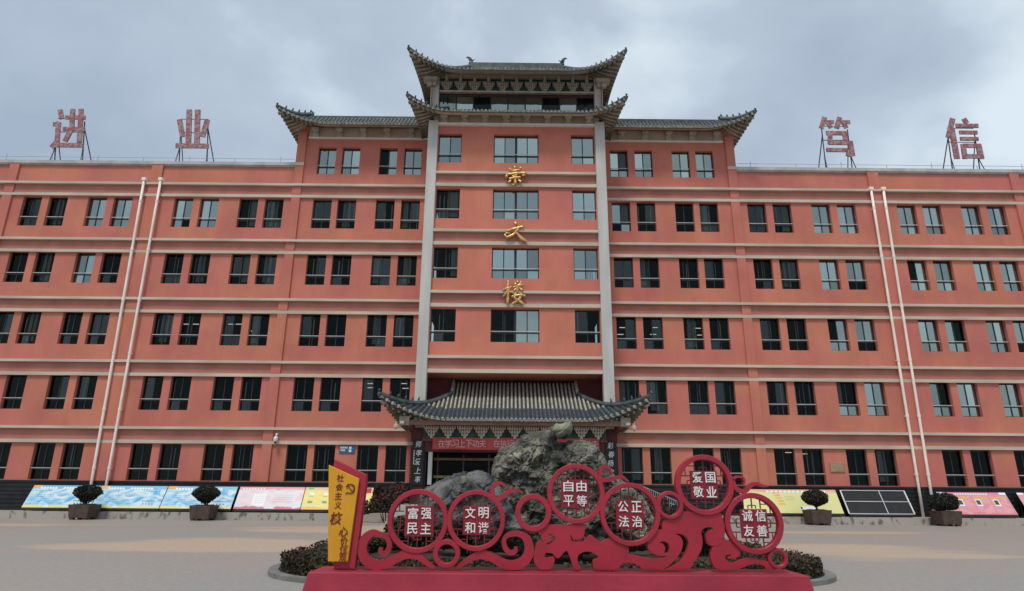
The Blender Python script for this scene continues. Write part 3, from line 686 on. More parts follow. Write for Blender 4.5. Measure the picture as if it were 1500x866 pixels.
for nm, st, (u0, v0, u1, v1), lb in (('chong', chong, (739, 242, 769, 272), 'topmost gold calligraphy character, under the top middle tower window'), ('wen', wen, (740, 325, 772, 355), 'middle gold calligraphy character with a long crossing tail stroke'), ('lou', lou, (736, 411, 770, 447), 'lowest and densest gold calligraphy character on the tower')):
    x0, z0 = W(u0, v0, -2.1); x1, z1 = W(u1, v1, -2.1); brush('gold_character', lb, (x0+x1)/2, (z0+z1)/2, x1-x0, z0-z1, st, -2.06)
# big roof characters on frames: straight sheet-metal strokes (x0, y0, x1, y1, thickness) in a unit square
RCH = {'进': [(.20, .02, .27, .26, .12), (.02, .40, .26, .40, .11), (.18, .36, .18, .88, .12), (.20, .84, .02, 1.0, .13), (.12, .93, .98, .93, .12), (.38, .22, 1.0, .22, .11), (.34, .52, 1.0, .52, .11), (.60, .0, .60, .56, .12), (.60, .52, .42, .84, .12), (.86, .0, .86, .86, .12)],
       '业': [(.0, .93, 1.0, .93, .13), (.37, .0, .38, .90, .14), (.63, .0, .64, .90, .14), (.08, .26, .20, .70, .13), (.94, .26, .80, .70, .13)],
       '笃': [(.18, .02, .02, .30, .12), (.14, .14, .46, .14, .10), (.26, .16, .34, .29, .10), (.66, .02, .52, .30, .12), (.62, .14, .98, .14, .10), (.76, .16, .84, .29, .10), (.16, .42, .80, .42, .11), (.76, .38, .76, .66, .12), (.28, .46, .24, .70, .11), (.22, .66, .96, .66, .11), (.90, .62, .92, .98, .12), (.92, .97, .72, .93, .10), (.10, .84, .78, .84, .10)],
       '信': [(.24, .0, .02, .48, .13), (.16, .26, .20, 1.0, .14), (.58, .0, .66, .12, .12), (.30, .18, 1.0, .18, .11), (.38, .35, .94, .35, .10), (.38, .51, .94, .51, .10), (.44, .64, .44, 1.0, .12), (.44, .68, .98, .68, .11), (.92, .64, .95, 1.0, .12), (.44, .94, .98, .94, .11)]}
for ch, (u0, v0, u1, v1), lb in (('进', (73, 160, 128, 217), 'faded red roof character nearest the left edge of the photo'), ('业', (255, 161, 310, 218), 'faded red roof character with two tall middle strokes, second from left'), ('笃', (1200, 171, 1252, 230), 'faded red roof character just right of the tiled roofs'), ('信', (1385, 174, 1439, 233), 'faded red roof character nearest the right edge of the photo')):
    um, vm = (u0+u1)/2, (v0+v1)/2; cx = W(um, vm, .8)[0]; w_ = W(u1, vm, .8)[0]-W(u0, vm, .8)[0]-.32; z0 = W(um, v0, .8)[1]; z1 = W(um, v1, .8)[1]; h_ = z0-z1
    ty = {'进': -.15, '业': -.12, '笃': .035, '信': .07}[ch]          # the old frames sit slightly crooked on the roof
    T = thing('roof_character', lb, 'sign', (cx-math.tan(ty)*((z0+z1)/2-21.9), .8, 21.9), group='big characters on the roof')
    k = MB()
    for i, (a0, b0, a1, b1, th) in enumerate(RCH[ch]):
        yy = -.003*i
        k.bar(((a0-.5)*w_, yy, z1-21.9+(1-b0)*h_), ((a1-.5)*w_, yy, z1-21.9+(1-b1)*h_), .08+.002*i, th*h_*.88, up=(0, 0, 1)) if abs(a1-a0) > abs(b1-b0) else k.bar(((a0-.5)*w_, yy, z1-21.9+(1-b0)*h_), ((a1-.5)*w_, yy, z1-21.9+(1-b1)*h_), th*h_*.88, .08+.002*i, up=(0, 1, 0))
    build(k, 'character_face', ROOFC, T)
    f = MB(); zb = z1-21.9
    for sx in (-1, 1):
        x = sx*w_*.42
        f.bar((x, .20, -.5), (x, .20, zb+h_*.72), .055); f.bar((x-sx*.22*-1, 1.5, -.5), (x, .22, zb+h_*.55), .05); f.bar((x+sx*.12, -.25, .15), (x, .18, zb+.15), .045)
    f.bar((-w_*.5, .20, .35), (w_*.5, .20, .35), .05); f.bar((-w_*.42, .22, zb+h_*.45), (w_*.42, .22, zb+h_*.45), .04); f.bar((-w_*.42, .22, zb+h_*.8), (w_*.42, .22, zb+h_*.8), .035)
    build(f, 'support_frame', STEEL, T)
    for c_ in T.children:
        for v_ in c_.data.vertices: v_.co.x += math.tan(ty)*v_.co.z
# banner
x0, z0 = W(634, 641, -2.52); x1, z1 = W(878, 658, -2.52)
T = thing('banner', 'long red cloth banner with pale characters over the entrance', 'banner', (0, -2.52, 0))
w = MB(); rowz = lambda z: [(x0+(x1-x0)*i/30, .018*math.sin(i*1.3)+.01*math.sin(i*.4), z+.012*math.sin(i*.5)) for i in range(31)]
w.grid([rowz(3.71), rowz(4.02), rowz(4.34)]); me = w.mesh('cloth', CLOTH); link('cloth', me, T)
u = 642
for ch in '在学习上下功夫　在执行上':
    if ch != '　':
        cx, cz = W(u+4.8, 649.8, -2.56); glyph(ch, cx, -.04, cz, .36, .40, T, PINKT, ext=.006, off=.004)
        u += 10.0
    else: u += 11
for j, uu in enumerate((852, 862, 872)):
    cx, cz = W(uu, 650.8, -2.56); glyph('下功夫'[j], cx, -.04, cz, .36, .40, T, PINKT, ext=.006, off=.004)
# vertical plaques
for s, txt, (ua, ub, va, vb), lb in ((-1, '师孝爱上率', (604, 621, 648, 713), 'black upright board with white characters left of the entrance'), (1, '彩春扬之年', (886, 901, 648, 713), 'black upright board with white characters right of the entrance, lower half hidden by the rock')):
    xa, za = W(ua, va, -2.05); xb, zb = W(ub, vb, -2.05); cx = s*5.22; hw = .31
    T = thing('couplet_board', lb, 'sign', (cx, -2.05, 0), group='upright boards beside the entrance')
    w = MB(); w.box(-hw, hw, -.04, .03, 1.85, 4.24); link('board', bevel(w.mesh('board', BLK), .01), T)
    for j, ch in enumerate(txt): glyph(ch, .03*math.sin(j*2), -.05, 4.0-.46*j, .33+.03*math.sin(j*3), .34, T, WHITE, ext=.006, off=.006, shear=.15)
    if s < 0:
        w = MB()
        for j in range(9): w.box(-.26, -.20, -.046, -.041, 2.95+.085*j, 3.0+.085*j)
        build(w, 'small_inscription', WHITE, T, kind='stuff')
# small wall things
x0, z0 = W(497.5, 652.5, -.03); x1, z1 = W(519.5, 664, -.03)
T = thing('blue_plate', 'small blue plate with white marks on the left wall under the band', 'sign', ((x0+x1)/2, -.03, (z0+z1)/2))
hw, hh = (x1-x0)/2, (z0-z1)/2
w = MB(); w.box(-hw, hw, -.02, .02, -hh, hh); build(w, 'plate', BLUE, T)
w = MB()
for j in range(5): w.box(-hw*.85+j*.085, -hw*.85+j*.085+.055, -.026, -.021, hh*.2, hh*.75-.03*(j % 2))
for j in range(3): w.box(-hw*.8+j*.09, -hw*.8+j*.09+.06, -.026, -.021, -hh*.45, -hh*.05)
w.box(hw*.25, hw*.55, -.026, -.021, hh*.1, hh*.7); w.box(hw*.25, hw*.55, -.026, -.021, -hh*.7, -hh*.1)
build(w, 'white_marks', WHITE, T, kind='stuff')
x0, z0 = W(1215, 677.5, -.03); x1, z1 = W(1238, 692, -.03)
w = MB(); w.box(x0, x1, -.05, .0, z1, z0); w.box(x0+.05, x1-.05, -.056, -.05, z1+.05, z0-.05)
thing('wall_plaque', 'blank tan plaque on the right wall between ground floor windows', 'plaque', me=bevel(w.mesh('wall_plaque', mat('plaque_tan', (.34, .24, .16), .6, .1, 4)), .008))
cx, cz = W(404.5, 642, -.3)
T = thing('security_camera', 'white dome security camera on the left wall pilaster', 'security camera', (cx, -.15, cz))
w = MB(); w.tube([(0, 0, .22), (0, -.12, .24), (0, -.2, .16), (0, -.2, .05)], .05, 8); build(w, 'bracket', WHITE, T)
w = MB(); w.tube([(0, -.2, .10), (0, -.2, .02), (0, -.2, -.10), (0, -.2, -.2)], [.06, .13, .13, .09], 12); build(w, 'housing', WHITE, T)
w = MB(); w.tube([(0, -.2, -.2), (0, -.2, -.27), (0, -.2, -.31)], [.085, .065, .02], 12); build(w, 'dome', BLK, T)
# drainpipes
for (xt, xb, zt, zb, lb) in ((-24.02, -23.66, 20.62, .0, 'cream drainpipe on the left wing, outer one of the pair'), (-22.95, -22.83, 20.62, .0, 'cream drainpipe on the left wing, inner one of the pair'), (23.02, 22.80, 20.44, .0, 'cream drainpipe on the right wing, inner one ending beside the empty notice frame'), (23.82, 23.44, 20.44, .0, 'cream drainpipe on the right wing, outer one ending behind a potted bush')):
    T = thing('drainpipe', lb, 'drainpipe', (xb, -.27, 0), group='drainpipes down the wings'); dx = xt-xb
    w = MB(); w.tube([(dx*k/8, 0, zt*k/8) for k in range(9)], .078, 10); me = w.mesh('pipe', PIPE); me.shade_smooth(); link('pipe', me, T)
    w = MB(); w.box(dx-.14, dx+.14, -.10, .2, zt-.02, zt+.2); link('hopper', bevel(w.mesh('hopper', PIPE), .02), T)
    for k in range(6):
        z = 2.6+3.3*k; xx = dx*z/zt; w = MB(); w.tube([(xx, 0, z), (xx, 0, z+.16)], .094, 10); w.box(xx-.03, xx+.03, .08, .26, z+.04, z+.1); build(w, 'collar', PIPE, T)

# ------------------------------------------------------------------ notice boards
def print_mat(name, a_, b_, c_, top, bot, sc=3.):
    m = bpy.data.materials.new(name); m.use_nodes = True; nt = m.node_tree; b = nt.nodes['Principled BSDF']; l = nt.links.new
    b.inputs['Roughness'].default_value = .45
    t = N(nt, 'ShaderNodeTexCoord'); s = N(nt, 'ShaderNodeSeparateXYZ'); l(t.outputs['UV'], s.inputs[0])
    mp = N(nt, 'ShaderNodeMapping'); mp.inputs['Scale'].default_value = (1.6, 1.1, 1); l(t.outputs['UV'], mp.inputs[0])
    n = N(nt, 'ShaderNodeTexNoise'); n.inputs['Scale'].default_value = sc; n.inputs['Detail'].default_value = 3; n.inputs['Distortion'].default_value = 1.2; l(mp.outputs[0], n.inputs['Vector'])
    r = N(nt, 'ShaderNodeValToRGB'); E_ = r.color_ramp.elements; E_[0].position = .36; E_[1].position = .64; E_[0].color = (*a_, 1); E_[1].color = (*c_, 1); k = E_.new(.5); k.color = (*b_, 1); l(n.outputs['Fac'], r.inputs[0])
    def band(val, lo, hi):
        q = N(nt, 'ShaderNodeMapRange'); q.interpolation_type = 'SMOOTHSTEP'; q.inputs[1].default_value = lo; q.inputs[2].default_value = hi; l(val, q.inputs[0]); return q.outputs[0]
    ad = N(nt, 'ShaderNodeMath', operation='MULTIPLY_ADD'); ad.inputs[1].default_value = .35; l(n.outputs['Fac'], ad.inputs[0]); l(s.outputs[1], ad.inputs[2])
    m1 = N(nt, 'ShaderNodeMix', data_type='RGBA'); l(band(ad.outputs[0], 1.00, 1.10), m1.inputs['Factor']); l(r.outputs[0], m1.inputs[6]); m1.inputs[7].default_value = (*top, 1)
    m2 = N(nt, 'ShaderNodeMix', data_type='RGBA'); l(band(ad.outputs[0], .30, .24), m2.inputs['Factor']); l(m1.outputs[2], m2.inputs[6]); m2.inputs[7].default_value = (*bot, 1)
    l(m2.outputs[2], b.inputs['Base Color']); return m
SKYB = print_mat('print_sky', (.06, .38, .70), (.38, .62, .76), (.74, .76, .74), (.16, .46, .70), (.72, .66, .20))
PNKB = print_mat('print_pink', (.72, .50, .55), (.66, .66, .70), (.60, .68, .74), (.70, .25, .30), (.45, .12, .20), 2.)
YELB = print_mat('print_yellow', (.74, .58, .10), (.68, .66, .18), (.74, .46, .12), (.62, .42, .25), (.70, .42, .10), 3)
GRNB = print_mat('print_lime', (.66, .68, .24), (.68, .68, .34), (.74, .66, .28), (.72, .40, .26), (.62, .68, .3), 2)
ROSB = print_mat('print_rose', (.68, .26, .32), (.70, .33, .36), (.72, .38, .38), (.72, .22, .36), (.66, .22, .28), 3)
TXW = mat('print_white', (.82, .84, .85), .5, .02, 4); TXK = mat('print_dark', (.06, .08, .07), .5, .1, 4); ORG = mat('print_orange', (.75, .42, .12), .5, .1, 4); GRN = mat('print_green', (.15, .40, .18), .5, .1, 4); FRM = mat('board_frame', (.04, .035, .035), .5, .2, 3); FRW = mat('frame_white', (.66, .67, .68), .5, .05, 3)
YT, YB_, ZB, ZTp = -.38, -1.05, .56, 1.72
def board(xa, xb, m, label, deco, empty=False, ztop=ZTp):
    cx = (xa+xb)/2; hw = (xb-xa)/2
    T = thing('notice_board', label, 'notice board', (cx, 0, 0), group='slanting notice boards in front of the building')
    d = Vector((0, YB_-YT, ZB-ztop)); Ln = d.length; nrm = Vector((0, -(ztop-ZB), -(YT-YB_)*-1)).normalized(); nrm = Vector((0, -(ztop-ZB), (YT-YB_))).normalized()
    def P(x, t, o=0.): return Vector((x, YT, ztop))+d*t+nrm*o
    def quad(mb, x0, x1, t0, t1, o): mb.add([P(x0, t1, o), P(x1, t1, o), P(x1, t0, o), P(x0, t0, o)], [(0, 1, 2, 3)])
    if not empty:
        w = MB(); quad(w, -hw, hw, 0, 1, .0); me = w.mesh('printed_face', m); uv = me.uv_layers.new(name='UVMap')
        off = random.random()*3
        for li, (a, c) in zip(range(4), ((0, 0), (1, 0), (1, 1), (0, 1))): uv.data[li].uv = (a*max(1, hw*.55)+0, c)
        link('printed_face', me, T)
        w = MB(); w.add([P(-hw, 1, -.002), P(hw, 1, -.002), P(hw, 0, -.002), P(-hw, 0, -.002), P(-hw, 1, -.06), P(hw, 1, -.06), P(hw, 0, -.06), P(-hw, 0, -.06)], [(3, 2, 6, 7), (1, 0, 4, 5), (0, 3, 7, 4), (2, 1, 5, 6), (7, 6, 5, 4)]); build(w, 'board_panel', FRM, T)
        groups = {}
        def q(mt, *a_): groups.setdefault(mt.name, (mt, MB())); quad(groups[mt.name][1], *a_)
        if deco == 'sky':
            for j in range(16):
                if j in (6, 7): continue
                x = -hw+.24*hw+j*hw*.085; q(TXW, x, x+hw*.06, .075, .16, .004)
            for j in range(20): x = -hw*.7+j*hw*.075; q(TXW, x, x+hw*.05, .19, .205, .004)
            q(ORG, -hw, -hw*.74, .0, .13, .003)
            for j in range(9):
                x = hw*.42+j*hw*.045; q(TXK, x, x+hw*.028, .66+.01*(j % 3), .70, .004)
                if j % 2: q(TXK, x, x+hw*.03, .78, .83, .004)
            for r_ in range(4): q(TXW, -hw*.7, -hw*.2, .38+.09*r_, .392+.09*r_, .004)
        elif deco == 'pink':
            for j in range(8): x = -hw*.9+j*hw*.09; q(TXW, x, x+hw*.05, .06, .12, .004)
            q(TXW, -hw*.5, -hw*.12, .3, .85, .003)
            for r_ in range(5): q(ORG if r_ == 9 else CURT, -hw*.46, -hw*.16, .36+.09*r_, .37+.09*r_, .005)
            for r_ in range(4): q(CURT, hw*.1, hw*.7, .36+.1*r_, .37+.1*r_, .005)
        elif deco == 'yellow':
            q(GRN, -hw*.9, -hw*.75, .02, .09, .004); q(CLOTH, hw*.7, hw*.95, .02, .25, .004)
            for r_ in range(2):
                for j in range(4): x = -hw*.85+j*hw*.42; q(GRN if r_ else TXW, x, x+hw*.14, .25+.36*r_, .36+.36*r_, .004); q(TXK, x, x+hw*.12, .40+.3*r_, .415+.3*r_, .005)
        elif deco == 'lime':
            for j in range(14): x = -hw*.45+j*hw*.09; q(TXW, x, x+hw*.06, .05, .13, .004)
            for r_ in range(3): q(GRN, -hw*.1, hw*.1, .30+.07*r_, .31+.07*r_, .004)
            q(TXW, hw*.18, hw*.45, .72, .95, .003); q(BLUE, hw*.16, hw*.2, .74, .82, .005)
            for j in range(5): q(ORG, -hw*.33+.05*j, -hw*.2+.05*j, .1+.12*j, .17+.12*j, .003)
        elif deco == 'rose':
            for j in range(13): x = -hw*.5+j*hw*.075; q(TXW, x, x+hw*.05, .05, .11, .004)
            q(TXW, -hw, -hw*.82, .0, .1, .003); q(TXW, hw*.8, hw, .0, .1, .003)
            for j in range(3):
                x = -hw*.52+j*hw*.52; q(YELB, x-.02, x+hw*.36, .2, .30, .003); q(TXW, x, x+hw*.16, .32, .62, .004); q(TXK, x+.03, x+hw*.13, .36, .56, .006)
                q(CLOTH, x+hw*.44, x+hw*.448, .22, .96, .005)
        al = MB(); ms = []
        for nm_, (mt, mb) in groups.items():
            for i in range(0, len(mb.v), 4): al.add(mb.v[i:i+4], [(0, 1, 2, 3)], len(ms))
            ms.append(mt)
        build(al, 'printed_marks', ms, T, kind='stuff')
    else:
        w = MB(); quad(w, -hw, hw, 0, 1, -.02); build(w, 'board_panel', DARKW, T)
        for (a_, c_) in (((-hw, 0), (hw, 0)), ((-hw, 1), (hw, 1)), ((-hw, 0), (-hw, 1)), ((hw, 0), (hw, 1)), ((-hw, .48), (hw, .48)), ((-.0+hw*.2, 0), (hw*.2, 1))):
            w = MB(); w.bar(P(a_[0], a_[1]), P(c_[0], c_[1]), .03 if a_[0] == hw*.2 and c_[0] == hw*.2 else .07, .04); build(w, 'frame_bar', FRW, T)
    w = MB(); w.box(-hw, hw, YB_-.02, YB_+.06, .44, .54); build(w, 'ledge', FRM, T)
    for s in (-.92, .92):
        w = MB(); w.bar((s*hw, YB_+.1, .38), (s*hw, YB_+.1, .56), .06); w.bar((s*hw, YT+.05, .38), (s*hw, YT+.05, ztop-.05), .06); build(w, 'leg', FRM, T)
board(-26.75, -23.06, SKYB, 'sky blue notice board farthest left, with an orange top corner', 'sky')
board(-23.02, -19.32, SKYB, 'sky blue notice board in the middle of three, behind the leftmost potted bush', 'sky')
board(-19.28, -15.42, SKYB, 'sky blue notice board beside the pink one, behind the second potted bush', 'sky')
board(-15.28, -11.66, PNKB, 'pale pink notice board between the sky blue and the yellow boards', 'pink')
board(-11.62, -7.85, YELB, 'yellow notice board partly hidden by the yellow and red pylon', 'yellow')
board(12.6, 18.02, GRNB, 'long lime and yellow notice board right of the ring sculpture', 'lime', ztop=1.80)
board(18.30, 21.88, None, 'empty notice board of white bars over dark cladding', '', True, ztop=1.78)
board(23.70, 27.55, ROSB, 'rose pink notice board with three dark portraits', 'rose')
board(28.2, 32.0, ROSB, 'rose pink notice board cut by the right edge of the photo', 'rose')

# ------------------------------------------------------------------ foliage
def leaves(pts, size, mats, name, parent=None, kind=None, seed=0, aspect=.6):
    r = np.random.default_rng(seed); n = len(pts); pts = np.asarray(pts)
    a = r.normal(size=(n, 3)); a /= np.linalg.norm(a, axis=1)[:, None]; b_ = r.normal(size=(n, 3)); b_ = np.cross(a, b_); b_ /= np.linalg.norm(b_, axis=1)[:, None]
    s = size*(.6+.8*r.random(n))[:, None]; V_ = np.empty((n, 4, 3)); V_[:, 0] = pts-a*s; V_[:, 1] = pts+b_*s*aspect; V_[:, 2] = pts+a*s; V_[:, 3] = pts-b_*s*aspect
    me = bpy.data.meshes.new(name); me.vertices.add(n*4); me.vertices.foreach_set('co', V_.ravel()); me.loops.add(n*4); me.loops.foreach_set('vertex_index', np.arange(n*4)); me.polygons.add(n)
    me.polygons.foreach_set('loop_start', np.arange(n)*4); me.polygons.foreach_set('loop_total', np.full(n, 4))
    ms = mats if isinstance(mats, (list, tuple)) else [mats]
    for m in ms: me.materials.append(m)
    if len(ms) > 1: me.polygons.foreach_set('material_index', r.integers(0, len(ms), n).astype(np.int32))
    me.update(); me.validate(); return link(name, me, parent, kind=kind)
# potted topiary
def topiary(x, y, label, mats, shape, seed):
    T = thing('potted_bush', label, 'potted plant', (x, y, 0), group='potted bushes along the kerb')
    r = np.random.default_rng(seed)
    w = MB(); a, b_ = .47, .55
    w.add([(-a, -a, .10), (a, -a, .10), (a, a, .10), (-a, a, .10), (-b_, -b_, .76), (b_, -b_, .76), (b_, b_, .76), (-b_, b_, .76), (-.46, -.46, .76), (.46, -.46, .76), (.46, .46, .76), (-.46, .46, .76), (-.42, -.42, .66), (.42, -.42, .66), (.42, .42, .66), (-.42, .42, .66)],
          [(0, 1, 5, 4), (1, 2, 6, 5), (2, 3, 7, 6), (3, 0, 4, 7), (4, 5, 9, 8), (5, 6, 10, 9), (6, 7, 11, 10), (7, 4, 8, 11), (8, 9, 13, 12), (9, 10, 14, 13), (10, 11, 15, 14), (11, 8, 12, 15), (12, 13, 14, 15), (3, 2, 1, 0)])
    p = build(w, 'planter', POT, T)
    w = MB()
    for sx in (-1, 1):
        for sy in (-1, 1): w.box(sx*.34-.10, sx*.34+.10, sy*.34-.10, sy*.34+.10, 0, .11)
    for c_ in clusters(w): build(c_, 'planter_foot', POT, T)
    w = MB(); w.tube([(0, 0, .66), (.02, 0, .85), (0, .01, 1.0)], [.06, .05, .045], 7)
    for j in range(11):
        an = j*2.4; rr = .32+.2*r.random(); w.tube([(0, 0, .85), (math.cos(an)*rr*.5, math.sin(an)*rr*.5, 1.05), (math.cos(an)*rr, math.sin(an)*rr, 1.35)], [.025, .018, .01], 5)
    build(w, 'trunk', BARK, T)
    n = 5200; P_ = []
    while len(P_) < n:
        q = r.random(3)*np.array([1.5, 1.5, 1.05])-np.array([.75, .75, 0]); z = q[2]; rad_ = math.hypot(q[0], q[1])
        if shape == 'fan': R_ = .10+.62*(z/.55)**.85 if z < .55 else .70*math.sqrt(max(0, 1-((z-.5)/.46)**2))
        elif shape == 'ball': R_ = .66*math.sqrt(max(0, 1-((z-.58)/.42)**2)) if z > .15 else 0
        else: R_ = .74*math.sqrt(max(0, 1-((z-.40)/.50)**2))
        R_ *= 1+.12*noise.noise(Vector((q[0]*3+seed, q[1]*3, z*3)))
        if rad_ < R_ and (rad_ > R_*.55 or r.random() < .25): P_.append((q[0], q[1], z+.80))
    leaves(P_, .045, mats, 'crown', T, seed=seed)
    if shape != 'low':
        P_ = np.column_stack([r.uniform(-.4, .4, 400), r.uniform(-.4, .4, 400), .70+.08*r.random(400)]); leaves(P_, .04, SHRUB, 'ground_cover', T, kind='stuff', seed=seed+9)
topiary(-22.72, -2.0, 'fan shaped dark bush in a brown planter, leftmost one by the kerb', [TOPI], 'fan', 1)
topiary(-16.42, -2.0, 'fan shaped dark bush in a brown planter before the third blue board', [TOPI], 'fan', 2)
topiary(16.10, -2.0, 'round russet topped bush in a brown planter before the lime board', [TOPI, TOPR], 'ball', 3)
topiary(22.95, -2.0, 'low spreading dark bush in a brown planter near the drainpipe foot', [TOPI], 'low', 4)
# planter island with hedge, shrubs and rock
IX, IY, RX, RY = .50, -22.35, 5.42, 3.9
def ring_pts(rx, ry, n=96, p=3.6):
    o = []
    for k in range(n):
        t = 2*math.pi*k/n; c, s = math.cos(t), math.sin(t); o.append((IX+rx*abs(c)**(2/p)*(1 if c > 0 else -1), IY+ry*abs(s)**(2/p)*(1 if s > 0 else -1)))
    return o
w = MB(); A_, C_ = ring_pts(RX+.22, RY+.22), ring_pts(RX+.05, RY+.05); n = len(A_)
w.add([(x, y, 0) for x, y in A_]+[(x, y, .08) for x, y in A_]+[(x, y, .08) for x, y in C_]+[(x, y, 0) for x, y in C_],
      [(i, (i+1) % n, n+(i+1) % n, n+i) for i in range(n)]+[(n+i, n+(i+1) % n, 2*n+(i+1) % n, 2*n+i) for i in range(n)]+[(2*n+i, 2*n+(i+1) % n, 3*n+(i+1) % n, 3*n+i) for i in range(n)])
build(w, 'planter_kerb', mat('island_kerb', (.18, .18, .17), .8, .15, 3), kind='structure')
w = MB(); w.add([(x, y, .06) for x, y in C_], [tuple(range(n))]); build(w, 'soil', mat('soil', (.05, .038, .028), .95, .3, 6), kind='structure')
r = np.random.default_rng(5); P_ = []; n_ = 52000
t = r.random(n_)*2*math.pi; f_ = r.random(n_); zz = r.random(n_)
keep = (f_ > .82) | (zz > .78) | (f_ < .12); t, f_, zz = t[keep], f_[keep], zz[keep]
c, s = np.cos(t), np.sin(t); fr = .78+.225*f_
bump = np.array([noise.noise(Vector((a*9, b_*9, 0))) for a, b_ in zip(c, s)])
x = IX+RX*fr*np.abs(c)**(2/3.6)*np.sign(c); y = IY+RY*fr*np.abs(s)**(2/3.6)*np.sign(s); z = .06+(.27+.05*bump)*zz**.8+.05*(r.random(len(t)))**2
hd = leaves(np.column_stack([x, y, z]), .034, [HEDGE], 'hedge', seed=3)
hd['label'] = 'low clipped brownish hedge ringing the rock island behind the red sculpture'; hd['category'] = 'hedge'
w = MB(); A2, C2 = ring_pts(RX*.97, RY*.97), ring_pts(RX*.80, RY*.80); n = len(A2)
w.add([(x, y, .05) for x, y in A2]+[(x, y, .29) for x, y in A2]+[(x, y, .29) for x, y in C2]+[(x, y, .05) for x, y in C2],
      [(i, (i+1) % n, n+(i+1) % n, n+i) for i in range(n)]+[(n+i, n+(i+1) % n, 2*n+(i+1) % n, 2*n+i) for i in range(n)]+[(2*n+i, 2*n+(i+1) % n, 3*n+(i+1) % n, 3*n+i) for i in range(n)])
build(w, 'twig_core', mat('hedge_core', (.022, .016, .010), .95, .3, 8), hd)
def bush(cx, cy, rx, ry, h, mats, label, seed, n=4200, z0=.1, size=.05, name='garden_shrub'):
    r = np.random.default_rng(seed); T = thing(name, label, 'shrub', (cx, cy, 0), group='shrubs around the rock'); P_ = []
    cl = [(r.uniform(-.6, .6)*rx, r.uniform(-.6, .6)*ry, r.uniform(.35, .85)*h, r.uniform(.28, .5)) for _ in range(11)]
    while len(P_) < n:
        k = cl[r.integers(len(cl))]; d = r.normal(size=3); d /= np.linalg.norm(d); q = r.random()**.4
        p = (k[0]+d[0]*q*k[3]*rx, k[1]+d[1]*q*k[3]*ry, k[2]+d[2]*q*k[3]*h*.6)
        if p[2] > z0: P_.append(p)
    leaves(P_, size, mats, 'foliage', T, seed=seed)
    w = MB()
    for k in cl: w.tube([(k[0]*.2, k[1]*.2, 0), (k[0]*.6, k[1]*.6, k[2]*.5), (k[0], k[1], k[2])], [.03, .02, .008], 5)
    build(w, 'stem', BARK, T); return T
bush(-2.75, -20.6, .75, .6, 1.15, [SHRUB], 'dark green shrub just right of the yellow pylon', 11)
bush(-1.35, -21.4, .9, .6, .95, [PHOT, SHRUB], 'reddish shrub seen through the first two rings', 12)
bush(.1, -21.7, .9, .5, 1.05, [SHRUB], 'dark shrub at the foot of the rock behind the small ring', 13)
bush(1.25, -21.9, .8, .5, 1.35, [PHOT, SHRUB], 'reddish shrub seen through the third ring', 14, size=.045)
bush(2.45, -21.4, .8, .5, 1.35, [PHOT, SHRUB], 'reddish shrub seen through the fourth ring', 15)
bush(3.7, -21.2, .75, .5, 1.2, [PHOT], 'russet shrub seen below the fifth ring', 16)
bush(4.5, -21.0, .65, .5, 1.0, [PHOT, SHRUB], 'russet shrub seen through the rightmost ring', 17, n=3000)
bush(-6.6, -2.9, 1.1, .5, 2.05, [PHOT], 'tall reddish shrub in front of the ground floor left of the entrance', 18, n=6500, size=.06)
bush(-8.0, -2.9, .9, .5, 1.25, [SHRUB], 'dark shrub beside the end of the yellow notice board', 19, n=4000, size=.06)
bush(6.9, -4.6, 1.0, .5, 1.5, [PHOT, SHRUB], 'mixed shrub by the ramp right of the entrance', 20, n=4200, size=.06)

# ------------------------------------------------------------------ landscape rock
RM = bpy.data.materials.new('rock_limestone'); RM.use_nodes = True; nt = RM.node_tree; b = nt.nodes['Principled BSDF']; l = nt.links.new; b.inputs['Roughness'].default_value = .8
t = N(nt, 'ShaderNodeTexCoord'); n1 = N(nt, 'ShaderNodeTexNoise'); n1.inputs['Scale'].default_value = 1.6; n1.inputs['Detail'].default_value = 8; n1.inputs['Roughness'].default_value = .65; l(t.outputs['Object'], n1.inputs['Vector'])
r1 = N(nt, 'ShaderNodeValToRGB'); E_ = r1.color_ramp.elements; E_[0].position = .36; E_[0].color = (.036, .039, .034, 1); E_[1].position = .68; E_[1].color = (.29, .285, .24, 1); k_ = E_.new(.5); k_.color = (.112, .114, .098, 1); l(n1.outputs['Fac'], r1.inputs[0])
v = N(nt, 'ShaderNodeTexNoise'); v.inputs['Scale'].default_value = 9; v.inputs['Detail'].default_value = 9; v.inputs['Roughness'].default_value = .7; l(t.outputs['Object'], v.inputs['Vector'])
r2 = N(nt, 'ShaderNodeValToRGB'); r2.color_ramp.elements[0].position = .38; r2.color_ramp.elements[1].position = .64; r2.color_ramp.elements[0].color = (.22, .23, .22, 1); r2.color_ramp.elements[1].color = (1.7, 1.65, 1.5, 1); l(v.outputs['Fac'], r2.inputs[0])
m1 = N(nt, 'ShaderNodeMix', data_type='RGBA', blend_type='MULTIPLY'); m1.inputs['Factor'].default_value = .9; l(r1.outputs[0], m1.inputs[6]); l(r2.outputs[0], m1.inputs[7]); l(m1.outputs[2], b.inputs['Base Color'])
bp = N(nt, 'ShaderNodeBump'); bp.inputs['Strength'].default_value = .9; bp.inputs['Distance'].default_value = .06; l(v.outputs['Fac'], bp.inputs['Height']); l(bp.outputs[0], b.inputs['Normal'])
RB = mat('rock_blue_grey', (.14, .14, .14), .75, scale=3.5, c2=(.028, .031, .034), bump=.9, bscale=10, detail=9); RG = mat('rock_greenish', (.25, .25, .17), .75, scale=3, c2=(.13, .15, .10), bump=.6, bscale=9)
